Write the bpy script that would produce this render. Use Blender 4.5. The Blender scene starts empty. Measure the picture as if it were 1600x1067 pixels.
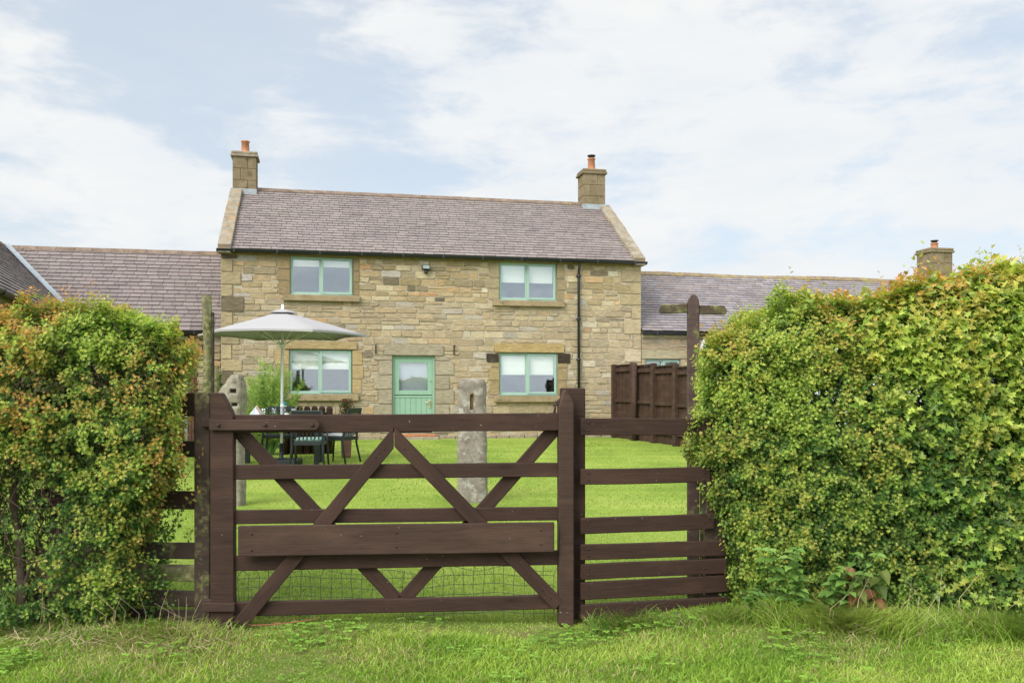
import bpy, bmesh, math, random
import numpy as np
from mathutils import Vector, Matrix
R = math.radians
random.seed(7); rng = np.random.default_rng(11)
sc = bpy.context.scene
COL = sc.collection

# ------------------------------------------------------------------ camera
F = 1400.0; CX = 800.0; HY = 615.0; CH = 1.3        # focal length (px of a 1600 wide frame), centre, horizon row, eye height
cam = bpy.data.cameras.new('camera'); co = bpy.data.objects.new('camera', cam); COL.objects.link(co)
cam.sensor_width = 36; cam.lens = 36 * F / 1600; cam.shift_y = (HY - 533.5) / 1600
cam.clip_end = 2000; cam.clip_start = 0.05
co.location = (0, 0, CH); co.rotation_euler = (R(90), 0, 0)
sc.camera = co
sc.view_settings.view_transform = 'Standard'; sc.view_settings.look = 'None'
sc.view_settings.gamma = 1; sc.view_settings.exposure = 1.15
try: sc.view_settings.use_curve_mapping = False
except Exception: pass
sc.cycles.max_bounces = 6; sc.cycles.transparent_max_bounces = 12

# ------------------------------------------------------------------ node helpers
class NT:
    def __init__(s, tree): s.t = tree; tree.nodes.clear()
    def n(s, typ, ins=None, **props):
        nd = s.t.nodes.new(typ)
        for k, v in props.items(): setattr(nd, k, v)
        if ins:
            for k, v in ins.items(): s.set(nd, k, v)
        return nd
    def set(s, nd, k, v):
        sock = nd.inputs[k]
        if isinstance(v, bpy.types.NodeSocket): s.t.links.new(v, sock)
        elif isinstance(v, bpy.types.Node): s.t.links.new(v.outputs[0], sock)
        else:
            if isinstance(v, tuple) and len(v) == 3 and sock.type == 'RGBA': v = v + (1,)
            sock.default_value = v
    def math(s, op, a, b=0.0, c=0.0, clamp=False):
        nd = s.n('ShaderNodeMath', operation=op, use_clamp=clamp)
        s.set(nd, 0, a); s.set(nd, 1, b); s.set(nd, 2, c); return nd.outputs[0]
    def vmath(s, op, a, b=None):
        nd = s.n('ShaderNodeVectorMath', operation=op); s.set(nd, 0, a)
        if b is not None: s.set(nd, 1, b)
        return nd
    def mix(s, f, a, b, blend='MIX'):
        nd = s.n('ShaderNodeMix', data_type='RGBA', blend_type=blend)
        s.set(nd, 0, f); s.set(nd, 6, a); s.set(nd, 7, b); return nd.outputs[2]
    def ramp(s, f, stops, interp='LINEAR'):
        nd = s.n('ShaderNodeValToRGB'); cr = nd.color_ramp; cr.interpolation = interp
        while len(cr.elements) < len(stops): cr.elements.new(0.5)
        for e, (p, c) in zip(cr.elements, stops):
            e.position = p; e.color = (c, c, c, 1) if isinstance(c, (int, float)) else tuple(c) + (1,)
        s.set(nd, 0, f); return nd.outputs[0]
    def noise(s, vec, scale, detail=4, rough=0.55, dist=0.0):
        nd = s.n('ShaderNodeTexNoise'); s.set(nd, 'Scale', scale); s.set(nd, 'Detail', detail)
        s.set(nd, 'Roughness', rough); s.set(nd, 'Distortion', dist)
        if vec is not None: s.set(nd, 'Vector', vec)
        return nd
    def mapping(s, vec, scale=(1, 1, 1), loc=(0, 0, 0), rot=(0, 0, 0)):
        nd = s.n('ShaderNodeMapping'); s.set(nd, 'Vector', vec); s.set(nd, 'Scale', scale)
        s.set(nd, 'Location', loc); s.set(nd, 'Rotation', rot); return nd.outputs[0]

# ------------------------------------------------------------------ sun and sky
SUN_DIR = Vector((-0.50, -0.60, 0.64)).normalized()
SUN_EL = math.asin(SUN_DIR.z); SUN_AZ = math.atan2(SUN_DIR.x, SUN_DIR.y)
sl = bpy.data.lights.new('sun', 'SUN'); sl.energy = 1.9; sl.angle = R(40); sl.color = (1, 0.965, 0.90)
so = bpy.data.objects.new('sun', sl); COL.objects.link(so)
so.rotation_euler = SUN_DIR.to_track_quat('Z', 'Y').to_euler()
w = bpy.data.worlds.new('World'); sc.world = w; w.use_nodes = True
N = NT(w.node_tree)
sky = N.n('ShaderNodeTexSky', sky_type='NISHITA', sun_disc=False, sun_elevation=SUN_EL, sun_rotation=SUN_AZ)
sky.air_density = 1.0; sky.dust_density = 1.5; sky.ozone_density = 1.0
tc = N.n('ShaderNodeTexCoord').outputs['Generated']
d = N.vmath('NORMALIZE', tc).outputs[0]
sep = N.n('ShaderNodeSeparateXYZ', {0: d})
zc = N.math('MAXIMUM', sep.outputs[2], 0.0)
cv = N.mapping(d, (1.0, 1.0, 2.3), (4.3, 1.7, 2.9))
big = N.noise(cv, 2.6, 6, 0.55, 0.35).outputs[0]
fine = N.noise(N.mapping(cv, (1, 1, 1.25), (9.1, 3.3, 5.2)), 7.0, 11, 0.60, 0.25).outputs[0]
dens = N.math('ADD', N.math('MULTIPLY', big, 0.36), N.math('MULTIPLY', fine, 1.05))
def blob(px, py, rad, amp, acc):
    v = Vector(((px - CX) / F, 1, (HY - py) / F)).normalized()
    di = N.vmath('DISTANCE', d, tuple(v)).outputs['Value']
    f = N.n('ShaderNodeMapRange', {0: di, 1: 0.0, 2: rad, 3: amp, 4: 0.0}, interpolation_type='SMOOTHERSTEP').outputs[0]
    return N.math('ADD', acc, f)
for b in [(1150, 210, .48, .16), (900, 60, .14, .06), (60, 150, .10, .13), (150, 185, .07, .10), (240, 250, .12, .10), (440, 150, .08, .15), (60, 330, .20, .08), (420, 290, .14, .09),
          (300, 90, .17, -.12), (560, 190, .13, -.10), (110, 50, .17, -.17), (330, 190, .09, -.08), (700, 250, .10, -.03), (590, 110, .10, -.04), (1320, 320, .11, -.11), (1130, 340, .08, -.06), (1290, 20, .12, -.10), (1420, 120, .08, -.05), (20, 90, .03, .08),
          (640, 45, .09, .13), (480, 25, .06, .08), (1500, 60, .09, .04), (1250, 380, .15, .1), (1520, 310, .06, .08), (900, 130, .2, .05), (760, 130, .10, .06)]:
    dens = blob(*b, dens)
# more broken sky behind the camera
back = N.n('ShaderNodeMapRange', {0: sep.outputs[1], 1: 0.0, 2: -0.6, 3: 0.0, 4: -0.06}).outputs[0]
dens = N.math('ADD', dens, back)
mask = N.n('ShaderNodeMapRange', {0: dens, 1: 0.60, 2: 0.86, 3: 0.0, 4: 1.0}, interpolation_type='SMOOTHSTEP').outputs[0]
hz = N.n('ShaderNodeMapRange', {0: sep.outputs[2], 1: 0.0, 2: 0.17, 3: 0.75, 4: 0.0}, interpolation_type='SMOOTHSTEP').outputs[0]
mask = N.math('MAXIMUM', mask, hz)
skyc = N.mix(0.30, sky.outputs[0], (4.1, 5.3, 6.3))
bg1 = N.n('ShaderNodeBackground', {0: skyc, 1: 0.072})
shade = N.noise(N.mapping(cv, (1, 1, 1.4), (5, 2, 0)), 5.0, 9, 0.62).outputs[0]
ccol = N.ramp(shade, [(0.30, (0.372, 0.392, 0.412)), (0.62, (0.418, 0.424, 0.424))])
# added fill light: clouds overhead and behind the viewer brightened, out of frame
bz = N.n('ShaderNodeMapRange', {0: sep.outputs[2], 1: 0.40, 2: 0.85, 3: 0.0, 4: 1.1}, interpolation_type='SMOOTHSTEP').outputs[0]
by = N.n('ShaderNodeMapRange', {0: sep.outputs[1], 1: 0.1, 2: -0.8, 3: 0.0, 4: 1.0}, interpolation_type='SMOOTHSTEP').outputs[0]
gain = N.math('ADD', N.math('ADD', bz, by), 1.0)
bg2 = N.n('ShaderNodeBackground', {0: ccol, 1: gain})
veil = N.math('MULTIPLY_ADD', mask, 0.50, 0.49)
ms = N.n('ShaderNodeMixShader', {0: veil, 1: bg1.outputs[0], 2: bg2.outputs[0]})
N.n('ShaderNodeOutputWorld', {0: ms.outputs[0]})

# ------------------------------------------------------------------ object helpers
def tag(o, label=None, cat=None, group=None, kind=None):
    if label: o['label'] = label
    if cat: o['category'] = cat
    if group: o['group'] = group
    if kind: o['kind'] = kind
    return o
def empty(name, loc=(0, 0, 0), rz=0.0):
    o = bpy.data.objects.new(name, None); COL.objects.link(o)
    o.location = loc; o.rotation_euler = (0, 0, rz); o.empty_display_size = 0.2
    return o
def link(name, me, mats, parent=None, loc=None, mat=None):
    o = bpy.data.objects.new(name, me); COL.objects.link(o)
    for m in (mats if isinstance(mats, (list, tuple)) else [mats]):
        if m is not None: me.materials.append(m)
    if parent is not None: o.parent = parent
    if mat is not None: o.matrix_local = mat
    elif loc is not None: o.location = loc
    return o
def from_bm(name, bm, mats, parent=None, loc=None, mat=None, smooth=False):
    me = bpy.data.meshes.new(name)
    bmesh.ops.recalc_face_normals(bm, faces=bm.faces[:])
    bm.to_mesh(me); bm.free()
    if smooth: me.polygons.foreach_set('use_smooth', [True] * len(me.polygons))
    return link(name, me, mats, parent, loc, mat)
def add_box(bm, c, s, rot=None, bevel=0.0, mi=0):
    m = Matrix.Translation(c)
    if rot is not None: m = m @ rot
    m = m @ Matrix.Diagonal((s[0], s[1], s[2], 1))
    r = bmesh.ops.create_cube(bm, size=1, matrix=m)
    fs = set(f for v in r['verts'] for f in v.link_faces)
    for f in fs: f.material_index = mi
    if bevel > 0:
        es = list(set(e for v in r['verts'] for e in v.link_edges))
        bmesh.ops.bevel(bm, geom=es, offset=bevel, segments=1, affect='EDGES')
def add_prism(bm, pts, y0, y1, bevel=0.0, axis='Y', mi=0):
    """extrude a 2D outline (a, z) between y0 and y1"""
    def P(a, b, y): return (a, y, b) if axis == 'Y' else ((y, a, b) if axis == 'X' else (a, b, y))
    v0 = [bm.verts.new(P(a, b, y0)) for a, b in pts]; v1 = [bm.verts.new(P(a, b, y1)) for a, b in pts]
    fs = [bm.faces.new(v0), bm.faces.new(v1[::-1])]
    n = len(pts)
    for i in range(n): fs.append(bm.faces.new((v0[i], v1[i], v1[(i + 1) % n], v0[(i + 1) % n])))
    for f in fs: f.material_index = mi
    bmesh.ops.recalc_face_normals(bm, faces=fs)
    if bevel > 0:
        es = list(set(e for f in fs for e in f.edges))
        bmesh.ops.bevel(bm, geom=es, offset=bevel, segments=1, affect='EDGES')
def add_tube(bm, pts, rad, seg=8, cap=True, mi=0):
    pts = [Vector(p) for p in pts]; rings = []
    rr = rad if isinstance(rad, (list, tuple)) else [rad] * len(pts)
    for i, p in enumerate(pts):
        t = (pts[min(i + 1, len(pts) - 1)] - pts[max(i - 1, 0)]).normalized()
        a = t.orthogonal().normalized() if i == 0 else (pa - t * pa.dot(t)).normalized()
        pa = a; b = t.cross(a)
        rings.append([bm.verts.new(p + (a * math.cos(k * 2 * math.pi / seg) + b * math.sin(k * 2 * math.pi / seg)) * rr[i]) for k in range(seg)])
    for r0, r1 in zip(rings, rings[1:]):
        for k in range(seg):
            f = bm.faces.new((r0[k], r0[(k + 1) % seg], r1[(k + 1) % seg], r1[k])); f.smooth = seg > 5; f.material_index = mi
    if cap:
        for r in (rings[0][::-1], rings[-1]):
            f = bm.faces.new(r); f.material_index = mi
def add_lathe(bm, prof, c=(0, 0, 0), seg=16, mi=0):
    rings = [[bm.verts.new((c[0] + r * math.cos(k * 2 * math.pi / seg), c[1] + r * math.sin(k * 2 * math.pi / seg), c[2] + z)) for k in range(seg)] for r, z in prof]
    for r0, r1 in zip(rings, rings[1:]):
        for k in range(seg):
            f = bm.faces.new((r0[k], r0[(k + 1) % seg], r1[(k + 1) % seg], r1[k])); f.smooth = True; f.material_index = mi
    bm.faces.new(rings[0][::-1]).material_index = mi; bm.faces.new(rings[-1]).material_index = mi
def np_mesh(name, V, loops, starts, totals, cols=None, smooth=False):
    me = bpy.data.meshes.new(name)
    me.vertices.add(len(V)); me.vertices.foreach_set('co', np.asarray(V, np.float32).ravel())
    me.loops.add(len(loops)); me.loops.foreach_set('vertex_index', np.asarray(loops, np.int32))
    me.polygons.add(len(starts)); me.polygons.foreach_set('loop_start', np.asarray(starts, np.int32))
    try: me.polygons.foreach_set('loop_total', np.asarray(totals, np.int32))
    except Exception: pass
    if smooth: me.polygons.foreach_set('use_smooth', np.ones(len(starts), bool))
    me.update(calc_edges=True)
    if cols is not None:
        a = me.attributes.new('tint', 'FLOAT_COLOR', 'POINT')
        c4 = np.ones((len(V), 4), np.float32); c4[:, :3] = cols; a.data.foreach_set('color', c4.ravel())
    return me
def lin(c):  # sRGB 0-255 -> linear
    return tuple((x / 255 / 12.92) if x / 255 <= 0.04045 else ((x / 255 + 0.055) / 1.055) ** 2.4 for x in c)
class Plane:
    """an upright plane through (x, y) turned by a; wz(px, py) reads the photo onto it"""
    def __init__(s, x, y, a): s.x, s.y, s.c, s.s, s.a = x, y, math.cos(a), math.sin(a), a
    def w(s, px):
        r = (px - CX) / F; return (r * s.y - s.x) / (s.c - r * s.s)
    def wz(s, px, py):
        w_ = s.w(px); Y = s.y + w_ * s.s; return w_, CH + (HY - py) * Y / F
    def P(s, w_, d_, z): return Vector((s.x + s.c * w_ - s.s * d_, s.y + s.s * w_ + s.c * d_, z))
def gz(x, y):
    t = np.clip((np.asarray(y, float) - 6) / 15.0, 0, 1); t = t * t * (3 - 2 * t)
    x = np.asarray(x, float)
    near = np.clip((6.5 - np.asarray(y, float)) / 1.5, 0, 1)
    z = 0.17 * t + near * (0.018 * np.sin(2.3 * x + 1) * np.cos(3.1 * np.asarray(y, float)) + 0.045 * np.clip((x - 0.5) / 0.7, 0, 1) + 0.02 * np.clip((-1.6 - x) / 0.5, 0, 1))
    return z
def g1(x, y): return float(gz(x, y))
def vnoise(x, y, s=1.0, seed=0):
    r = np.random.default_rng(seed); o = np.zeros_like(np.asarray(x, float))
    for i in range(9):
        a = r.uniform(0, 6.28); f = s * r.uniform(0.6, 2.4); ph = r.uniform(0, 6.28)
        o = o + np.sin(f * (np.cos(a) * x + np.sin(a) * y) + ph)
    return o / 4.2

# ------------------------------------------------------------------ materials
def new_mat(name):
    m = bpy.data.materials.new(name); m.use_nodes = True; return m, NT(m.node_tree)
def finish(N, col, rough=0.8, bump=None, bstr=0.3, bdist=0.01, metal=0.0, spec=0.3, **kw):
    b = N.n('ShaderNodeBsdfPrincipled'); N.set(b, 'Base Color', col); N.set(b, 'Roughness', rough)
    N.set(b, 'Metallic', metal); N.set(b, 'Specular IOR Level', spec)
    for k, v in kw.items(): N.set(b, k, v)
    if bump is not None:
        bn = N.n('ShaderNodeBump'); N.set(bn, 'Height', bump); N.set(bn, 'Strength', bstr); N.set(bn, 'Distance', bdist)
        N.set(b, 'Normal', bn.outputs[0])
    N.n('ShaderNodeOutputMaterial', {0: b.outputs[0]}); return b
def attr(N): return N.n('ShaderNodeAttribute', attribute_name='tint').outputs[0]
def OC(N): return N.n('ShaderNodeTexCoord').outputs['Object']
def simple(name, col, rough=0.5, metal=0.0, var=0.12, spec=0.4, scale=6, bstr=0.1):
    m, N = new_mat(name); n = N.noise(OC(N), scale, 5).outputs[0]
    lo = tuple(c * (1 - var) for c in col); hi = tuple(min(1, c * (1 + var)) for c in col)
    finish(N, N.ramp(n, [(0.3, lo), (0.7, hi)]), rough, N.noise(OC(N), scale * 12, 3).outputs[0], bstr, 0.002, metal, spec); return m

def mat_wood(name, c0, c1, moss=0.0, pale=0.5):
    m, N = new_mat(name); oc = OC(N)
    inf = N.n('ShaderNodeObjectInfo').outputs['Random']
    off = N.vmath('ADD', oc, N.n('ShaderNodeCombineXYZ', {0: N.math('MULTIPLY', inf, 37.0), 1: N.math('MULTIPLY', inf, 11.0), 2: inf}).outputs[0]).outputs[0]
    g = N.noise(N.mapping(off, (3, 60, 60)), 1.0, 6, 0.65, 1.5).outputs[0]
    b = N.noise(off, 5, 4, 0.6).outputs[0]
    col = N.ramp(g, [(0.30, c0), (0.72, c1)])
    col = N.mix(N.math('MULTIPLY', b, 0.55), col, tuple(x * 1.5 for x in c1))
    wp = N.noise(N.mapping(off, (1.2, 5, 5)), 1.6, 5, 0.6).outputs[0]
    col = N.mix(N.ramp(wp, [(0.50, 0.0), (0.68, 0.55)]), col, tuple(x * 1.9 for x in c1))
    # knots
    vo = N.n('ShaderNodeTexVoronoi', {'Vector': N.mapping(off, (2.2, 1, 6)), 'Scale': 1.0}).outputs[0]
    kn = N.n('ShaderNodeMapRange', {0: vo, 1: 0.05, 2: 0.16, 3: 0.55, 4: 0.0}).outputs[0]
    col = N.mix(kn, col, tuple(x * 0.45 for x in c0))
    # small pale droppings and chipped paint
    sp = N.noise(off, 55, 2, 0.5).outputs[0]
    spm = N.n('ShaderNodeMapRange', {0: sp, 1: 0.755, 2: 0.775, 3: 0.0, 4: pale}).outputs[0]
    col = N.mix(spm, col, (0.55, 0.52, 0.46))
    if moss > 0:
        mo = N.noise(off, 9, 7, 0.7).outputs[0]
        mm = N.n('ShaderNodeMapRange', {0: mo, 1: 0.62 - moss * 0.3, 2: 0.74 - moss * 0.3, 3: 0.0, 4: 0.85}).outputs[0]
        mc = N.ramp(N.noise(off, 22, 5).outputs[0], [(0.35, (0.055, 0.07, 0.018)), (0.55, (0.17, 0.165, 0.06)), (0.7, (0.30, 0.28, 0.17))])
        col = N.mix(mm, col, mc)
    finish(N, col, 0.72, g, 0.5, 0.004, spec=0.25); return m
WOOD = mat_wood('brown_stained_wood', (0.016, 0.0080, 0.0055), (0.042, 0.0220, 0.0150))
WOOD_L = mat_wood('brown_stained_board', (0.022, 0.0122, 0.0088), (0.053, 0.0300, 0.0212))
WOOD_M = mat_wood('mossy_stained_wood', (0.02, 0.013, 0.01), (0.042, 0.028, 0.02), 0.27)
WOOD_MM = mat_wood('very_mossy_wood', (0.05, 0.045, 0.028), (0.10, 0.085, 0.055), 0.85, 0.2)
WOOD_SIGN = mat_wood('weathered_sign_wood', (0.035, 0.022, 0.02), (0.065, 0.042, 0.036), 0.3, 0.7)

def mat_stone_attr(name, streak=True, mortar=False):
    m, N = new_mat(name); oc = OC(N)
    n1 = N.noise(oc, 3.0, 5, 0.6).outputs[0]; n2 = N.noise(N.mapping(oc, (7, 7, 46)), 1.0, 8, 0.72).outputs[0]
    n3 = N.noise(oc, 60, 4, 0.6).outputs[0]
    c = attr(N)
    c = N.mix(0.85, c, N.ramp(n2, [(0.36, 0.56), (0.52, 1.0), (0.68, 1.26)]), 'MULTIPLY')
    c = N.mix(0.6, c, N.ramp(n1, [(0.3, 0.90), (0.7, 1.15)]), 'MULTIPLY')
    c = N.mix(N.ramp(N.noise(oc, 1.1, 6, 0.65).outputs[0], [(0.55, 0.0), (0.78, 0.35)]), c, (0.27, 0.25, 0.21))
    c = N.mix(N.ramp(N.noise(oc, 14, 5, 0.7).outputs[0], [(0.66, 0.0), (0.74, 0.6)]), c, (0.42, 0.38, 0.30))
    h = N.math('ADD', n2, N.math('MULTIPLY', n3, 0.5))
    finish(N, c, 0.92, h, 0.9, 0.02, spec=0.15); return m
STONE = mat_stone_attr('sandstone')
def mat_lichen(name, base, base2, lich, th=0.55, amt=0.85, scale=7, bstr=0.8):
    m, N = new_mat(name); oc = OC(N)
    c = N.ramp(N.noise(oc, scale, 7, 0.68).outputs[0], [(0.32, base), (0.68, base2)])
    l = N.noise(oc, scale * 0.8, 8, 0.72, 0.6).outputs[0]
    c = N.mix(N.ramp(l, [(th, 0.0), (th + 0.07, amt)]), c, lich)
    dk = N.noise(N.mapping(oc, (1, 1, 1), (7, 3, 1)), scale * 1.7, 8, 0.75).outputs[0]
    c = N.mix(N.ramp(dk, [(0.56, 0.0), (0.66, 0.7)]), c, tuple(x * 0.35 for x in base))
    finish(N, c, 0.95, N.noise(oc, scale * 7, 7, 0.7).outputs[0], bstr, 0.012, spec=0.1); return m
COPING = mat_lichen('lichened_coping', (0.20, 0.165, 0.115), (0.34, 0.30, 0.24), (0.36, 0.21, 0.07), 0.55, 0.8, 4)
GATESTONE = mat_lichen('grey_lichened_stone', (0.16, 0.135, 0.11), (0.32, 0.285, 0.24), (0.42, 0.41, 0.35), 0.53, 0.75, 11, 1.0)
GATESTONE2 = mat_lichen('pale_weathered_stone', (0.19, 0.165, 0.12), (0.38, 0.35, 0.28), (0.17, 0.155, 0.12), 0.56, 0.7, 14, 1.0)
RIDGE = mat_lichen('mossy_ridge_tile', (0.14, 0.10, 0.075), (0.25, 0.19, 0.15), (0.30, 0.235, 0.10), 0.57, 0.8, 4)
RIDGE_R = mat_lichen('very_mossy_ridge_tile', (0.16, 0.125, 0.085), (0.27, 0.21, 0.15), (0.33, 0.25, 0.09), 0.50, 0.8, 6)
CHIM = mat_lichen('chimney_stone', (0.155, 0.120, 0.070), (0.25, 0.20, 0.13), (0.20, 0.185, 0.15), 0.60, 0.7, 3.5, 0.5)
def mat_slate(name):
    m, N = new_mat(name); oc = OC(N); c = attr(N)
    c = N.mix(0.8, c, N.ramp(N.noise(oc, 14, 6, 0.7).outputs[0], [(0.3, 0.72), (0.7, 1.18)]), 'MULTIPLY')
    pt = N.noise(oc, 0.9, 6, 0.65).outputs[0]
    c = N.mix(N.ramp(pt, [(0.52, 0.0), (0.72, 0.35)]), c, (0.115, 0.088, 0.092))
    li = N.noise(oc, 9, 8, 0.75).outputs[0]
    c = N.mix(N.ramp(li, [(0.63, 0.0), (0.68, 0.55)]), c, (0.36, 0.33, 0.27))
    finish(N, c, 0.6, N.noise(oc, 40, 5).outputs[0], 0.35, 0.006, spec=0.35); return m
SLATE = mat_slate('roof_slate')
PLAINROOF = simple('plain_slate', (0.05, 0.042, 0.04), 0.7)
def mat_blockwork():
    m, N = new_mat('gable_stonework'); oc = OC(N)
    sp = N.n('ShaderNodeSeparateXYZ', {0: oc})
    v = N.n('ShaderNodeCombineXYZ', {0: N.math('ADD', sp.outputs[0], sp.outputs[1]), 1: sp.outputs[2], 2: 0.0}).outputs[0]
    br = N.n('ShaderNodeTexBrick', {'Vector': N.mapping(v, (1, 1, 1)), 'Scale': 1.0, 'Brick Width': 0.38, 'Row Height': 0.17, 'Mortar Size': 0.012,
        'Color1': (0.33, 0.26, 0.15, 1), 'Color2': (0.24, 0.19, 0.11, 1), 'Mortar': (0.36, 0.31, 0.22, 1)})
    c = N.mix(0.7, br.outputs[0], N.ramp(N.noise(oc, 8, 6).outputs[0], [(0.3, 0.6), (0.7, 1.2)]), 'MULTIPLY')
    finish(N, c, 0.95, br.outputs[1], -0.5, 0.01); return m
BLOCKWORK = mat_blockwork()
FRAME = simple('sage_green_frame', (0.285, 0.42, 0.345), 0.45, var=0.05, spec=0.4)
DOORG = simple('green_painted_door', (0.235, 0.39, 0.285), 0.5, var=0.05, spec=0.4)
BLACKP = simple('black_gutter_plastic', (0.014, 0.016, 0.019), 0.32, var=0.2, spec=0.5)
LEAD = simple('lead_sheet', (0.29, 0.325, 0.35), 0.5, 0.0, 0.2)
TERRA = simple('terracotta', (0.43, 0.19, 0.10), 0.85, var=0.25)
CHARC = simple('charcoal_metal', (0.016, 0.021, 0.024), 0.45, var=0.15)
IRON = simple('rusty_iron', (0.055, 0.035, 0.028), 0.75, 0.3, 0.4)
WIRE = simple('dull_galvanised_wire', (0.10, 0.115, 0.09), 0.6, 0.3, 0.3)
WHITEM = simple('white_plastic', (0.72, 0.74, 0.76), 0.4, var=0.04)
VANW = simple('white_van_paint', (0.72, 0.74, 0.77), 0.25, var=0.02)
RUBBER = simple('tyre_rubber', (0.02, 0.02, 0.02), 0.8)
BRASS = simple('brass', (0.62, 0.50, 0.26), 0.3, 0.7)
INTERIOR = simple('dim_room', (0.16, 0.17, 0.20), 0.9, var=0.3, scale=1.5)
REDWOOD = simple('red_brown_door', (0.20, 0.10, 0.07), 0.8, var=0.3)
STEPTILE = simple('orange_clay_step', (0.42, 0.16, 0.07), 0.8, var=0.3, scale=12)
STEPSTONE = simple('pale_step_stone', (0.30, 0.27, 0.19), 0.9, var=0.25)
PINK = simple('pink_petal', (0.55, 0.10, 0.16), 0.7, var=0.3)
TEAL = simple('teal_glassware', (0.02, 0.30, 0.36), 0.2, var=0.1)
def mat_glass(name, refl=0.30):
    m, N = new_mat(name)
    g = N.n('ShaderNodeBsdfGlossy', {0: (0.86, 0.92, 1.0), 1: 0.02})
    bn = N.n('ShaderNodeBump', {'Height': N.noise(OC(N), 2.2, 2).outputs[0], 'Strength': 0.03, 'Distance': 0.05}); N.set(g, 'Normal', bn.outputs[0])
    t = N.n('ShaderNodeBsdfTransparent', {0: (0.97, 0.99, 0.98)})
    fc = N.n('ShaderNodeLayerWeight', {0: 0.5}).outputs['Facing']
    f = N.math('ADD', N.math('MULTIPLY', N.math('POWER', fc, 4.0), 0.8), refl, clamp=True)
    mx = N.n('ShaderNodeMixShader', {0: f, 1: t.outputs[0], 2: g.outputs[0]})
    N.n('ShaderNodeOutputMaterial', {0: mx.outputs[0]}); return m
GLASS = mat_glass('window_glass', 0.15)
DRINKGLASS = mat_glass('drinking_glass', 0.16)
def mat_fabric(name, col, scale=300, transl=0.0, stripes=None):
    m, N = new_mat(name); oc = OC(N)
    c = N.ramp(N.noise(oc, scale, 2).outputs[0], [(0.3, tuple(x * 0.92 for x in col)), (0.7, tuple(min(1, x * 1.05) for x in col))])
    if stripes:
        sp = N.n('ShaderNodeSeparateXYZ', {0: oc})
        s1 = N.math('GREATER_THAN', N.math('FRACT', N.math('MULTIPLY', sp.outputs[0], 9.0)), 0.62)
        s2 = N.math('GREATER_THAN', N.math('FRACT', N.math('MULTIPLY', sp.outputs[1], 9.0)), 0.86)
        c = N.mix(s1, c, stripes); c = N.mix(s2, c, (0.10, 0.16, 0.14))
    b = N.n('ShaderNodeBsdfPrincipled', {'Base Color': c, 'Roughness': 0.9, 'Specular IOR Level': 0.1})
    if transl > 0:
        t = N.n('ShaderNodeBsdfTranslucent', {0: c}); mx = N.n('ShaderNodeMixShader', {0: transl, 1: b.outputs[0], 2: t.outputs[0]})
        N.n('ShaderNodeOutputMaterial', {0: mx.outputs[0]})
    else: N.n('ShaderNodeOutputMaterial', {0: b.outputs[0]})
    return m
CANOPY = mat_fabric('parasol_canvas', (0.37, 0.36, 0.365), transl=0.04)
BLIND = mat_fabric('cream_blind', (0.80, 0.80, 0.74))
CUSHG = mat_fabric('green_check_fabric', (0.42, 0.60, 0.48), stripes=(0.25, 0.42, 0.45))
CUSHW = mat_fabric('pale_cushion_fabric', (0.55, 0.55, 0.58))
NAPKIN = mat_fabric('pale_napkin', (0.62, 0.66, 0.74))
NAPKINP = mat_fabric('peach_napkin', (0.80, 0.55, 0.45))
BLUEF = simple('dark_windscreen', (0.03, 0.035, 0.04), 0.08, var=0.1, spec=0.8)

def mat_leaf(name, transl=0.32, rough=0.45, spec=0.35):
    m, N = new_mat(name); c = attr(N)
    c = N.mix(0.6, c, N.ramp(N.noise(OC(N), 60, 3).outputs[0], [(0.3, 0.75), (0.7, 1.2)]), 'MULTIPLY')
    b = N.n('ShaderNodeBsdfPrincipled', {'Base Color': c, 'Roughness': rough, 'Specular IOR Level': spec})
    t = N.n('ShaderNodeBsdfTranslucent', {0: N.mix(1.0, c, (1.15, 1.2, 0.6), 'MULTIPLY')})
    mx = N.n('ShaderNodeMixShader', {0: transl, 1: b.outputs[0], 2: t.outputs[0]})
    N.n('ShaderNodeOutputMaterial', {0: mx.outputs[0]}); return m
LEAF = mat_leaf('hedge_leaf', .40); BLADE = mat_leaf('grass_blade', 0.35, 0.5, 0.25)
BARK = simple('hedge_bark', (0.085, 0.062, 0.042), 0.95, var=0.4, scale=20)
TWIG = simple('hedge_twig', (0.085, 0.055, 0.035), 0.9, var=0.4, scale=20)
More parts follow.
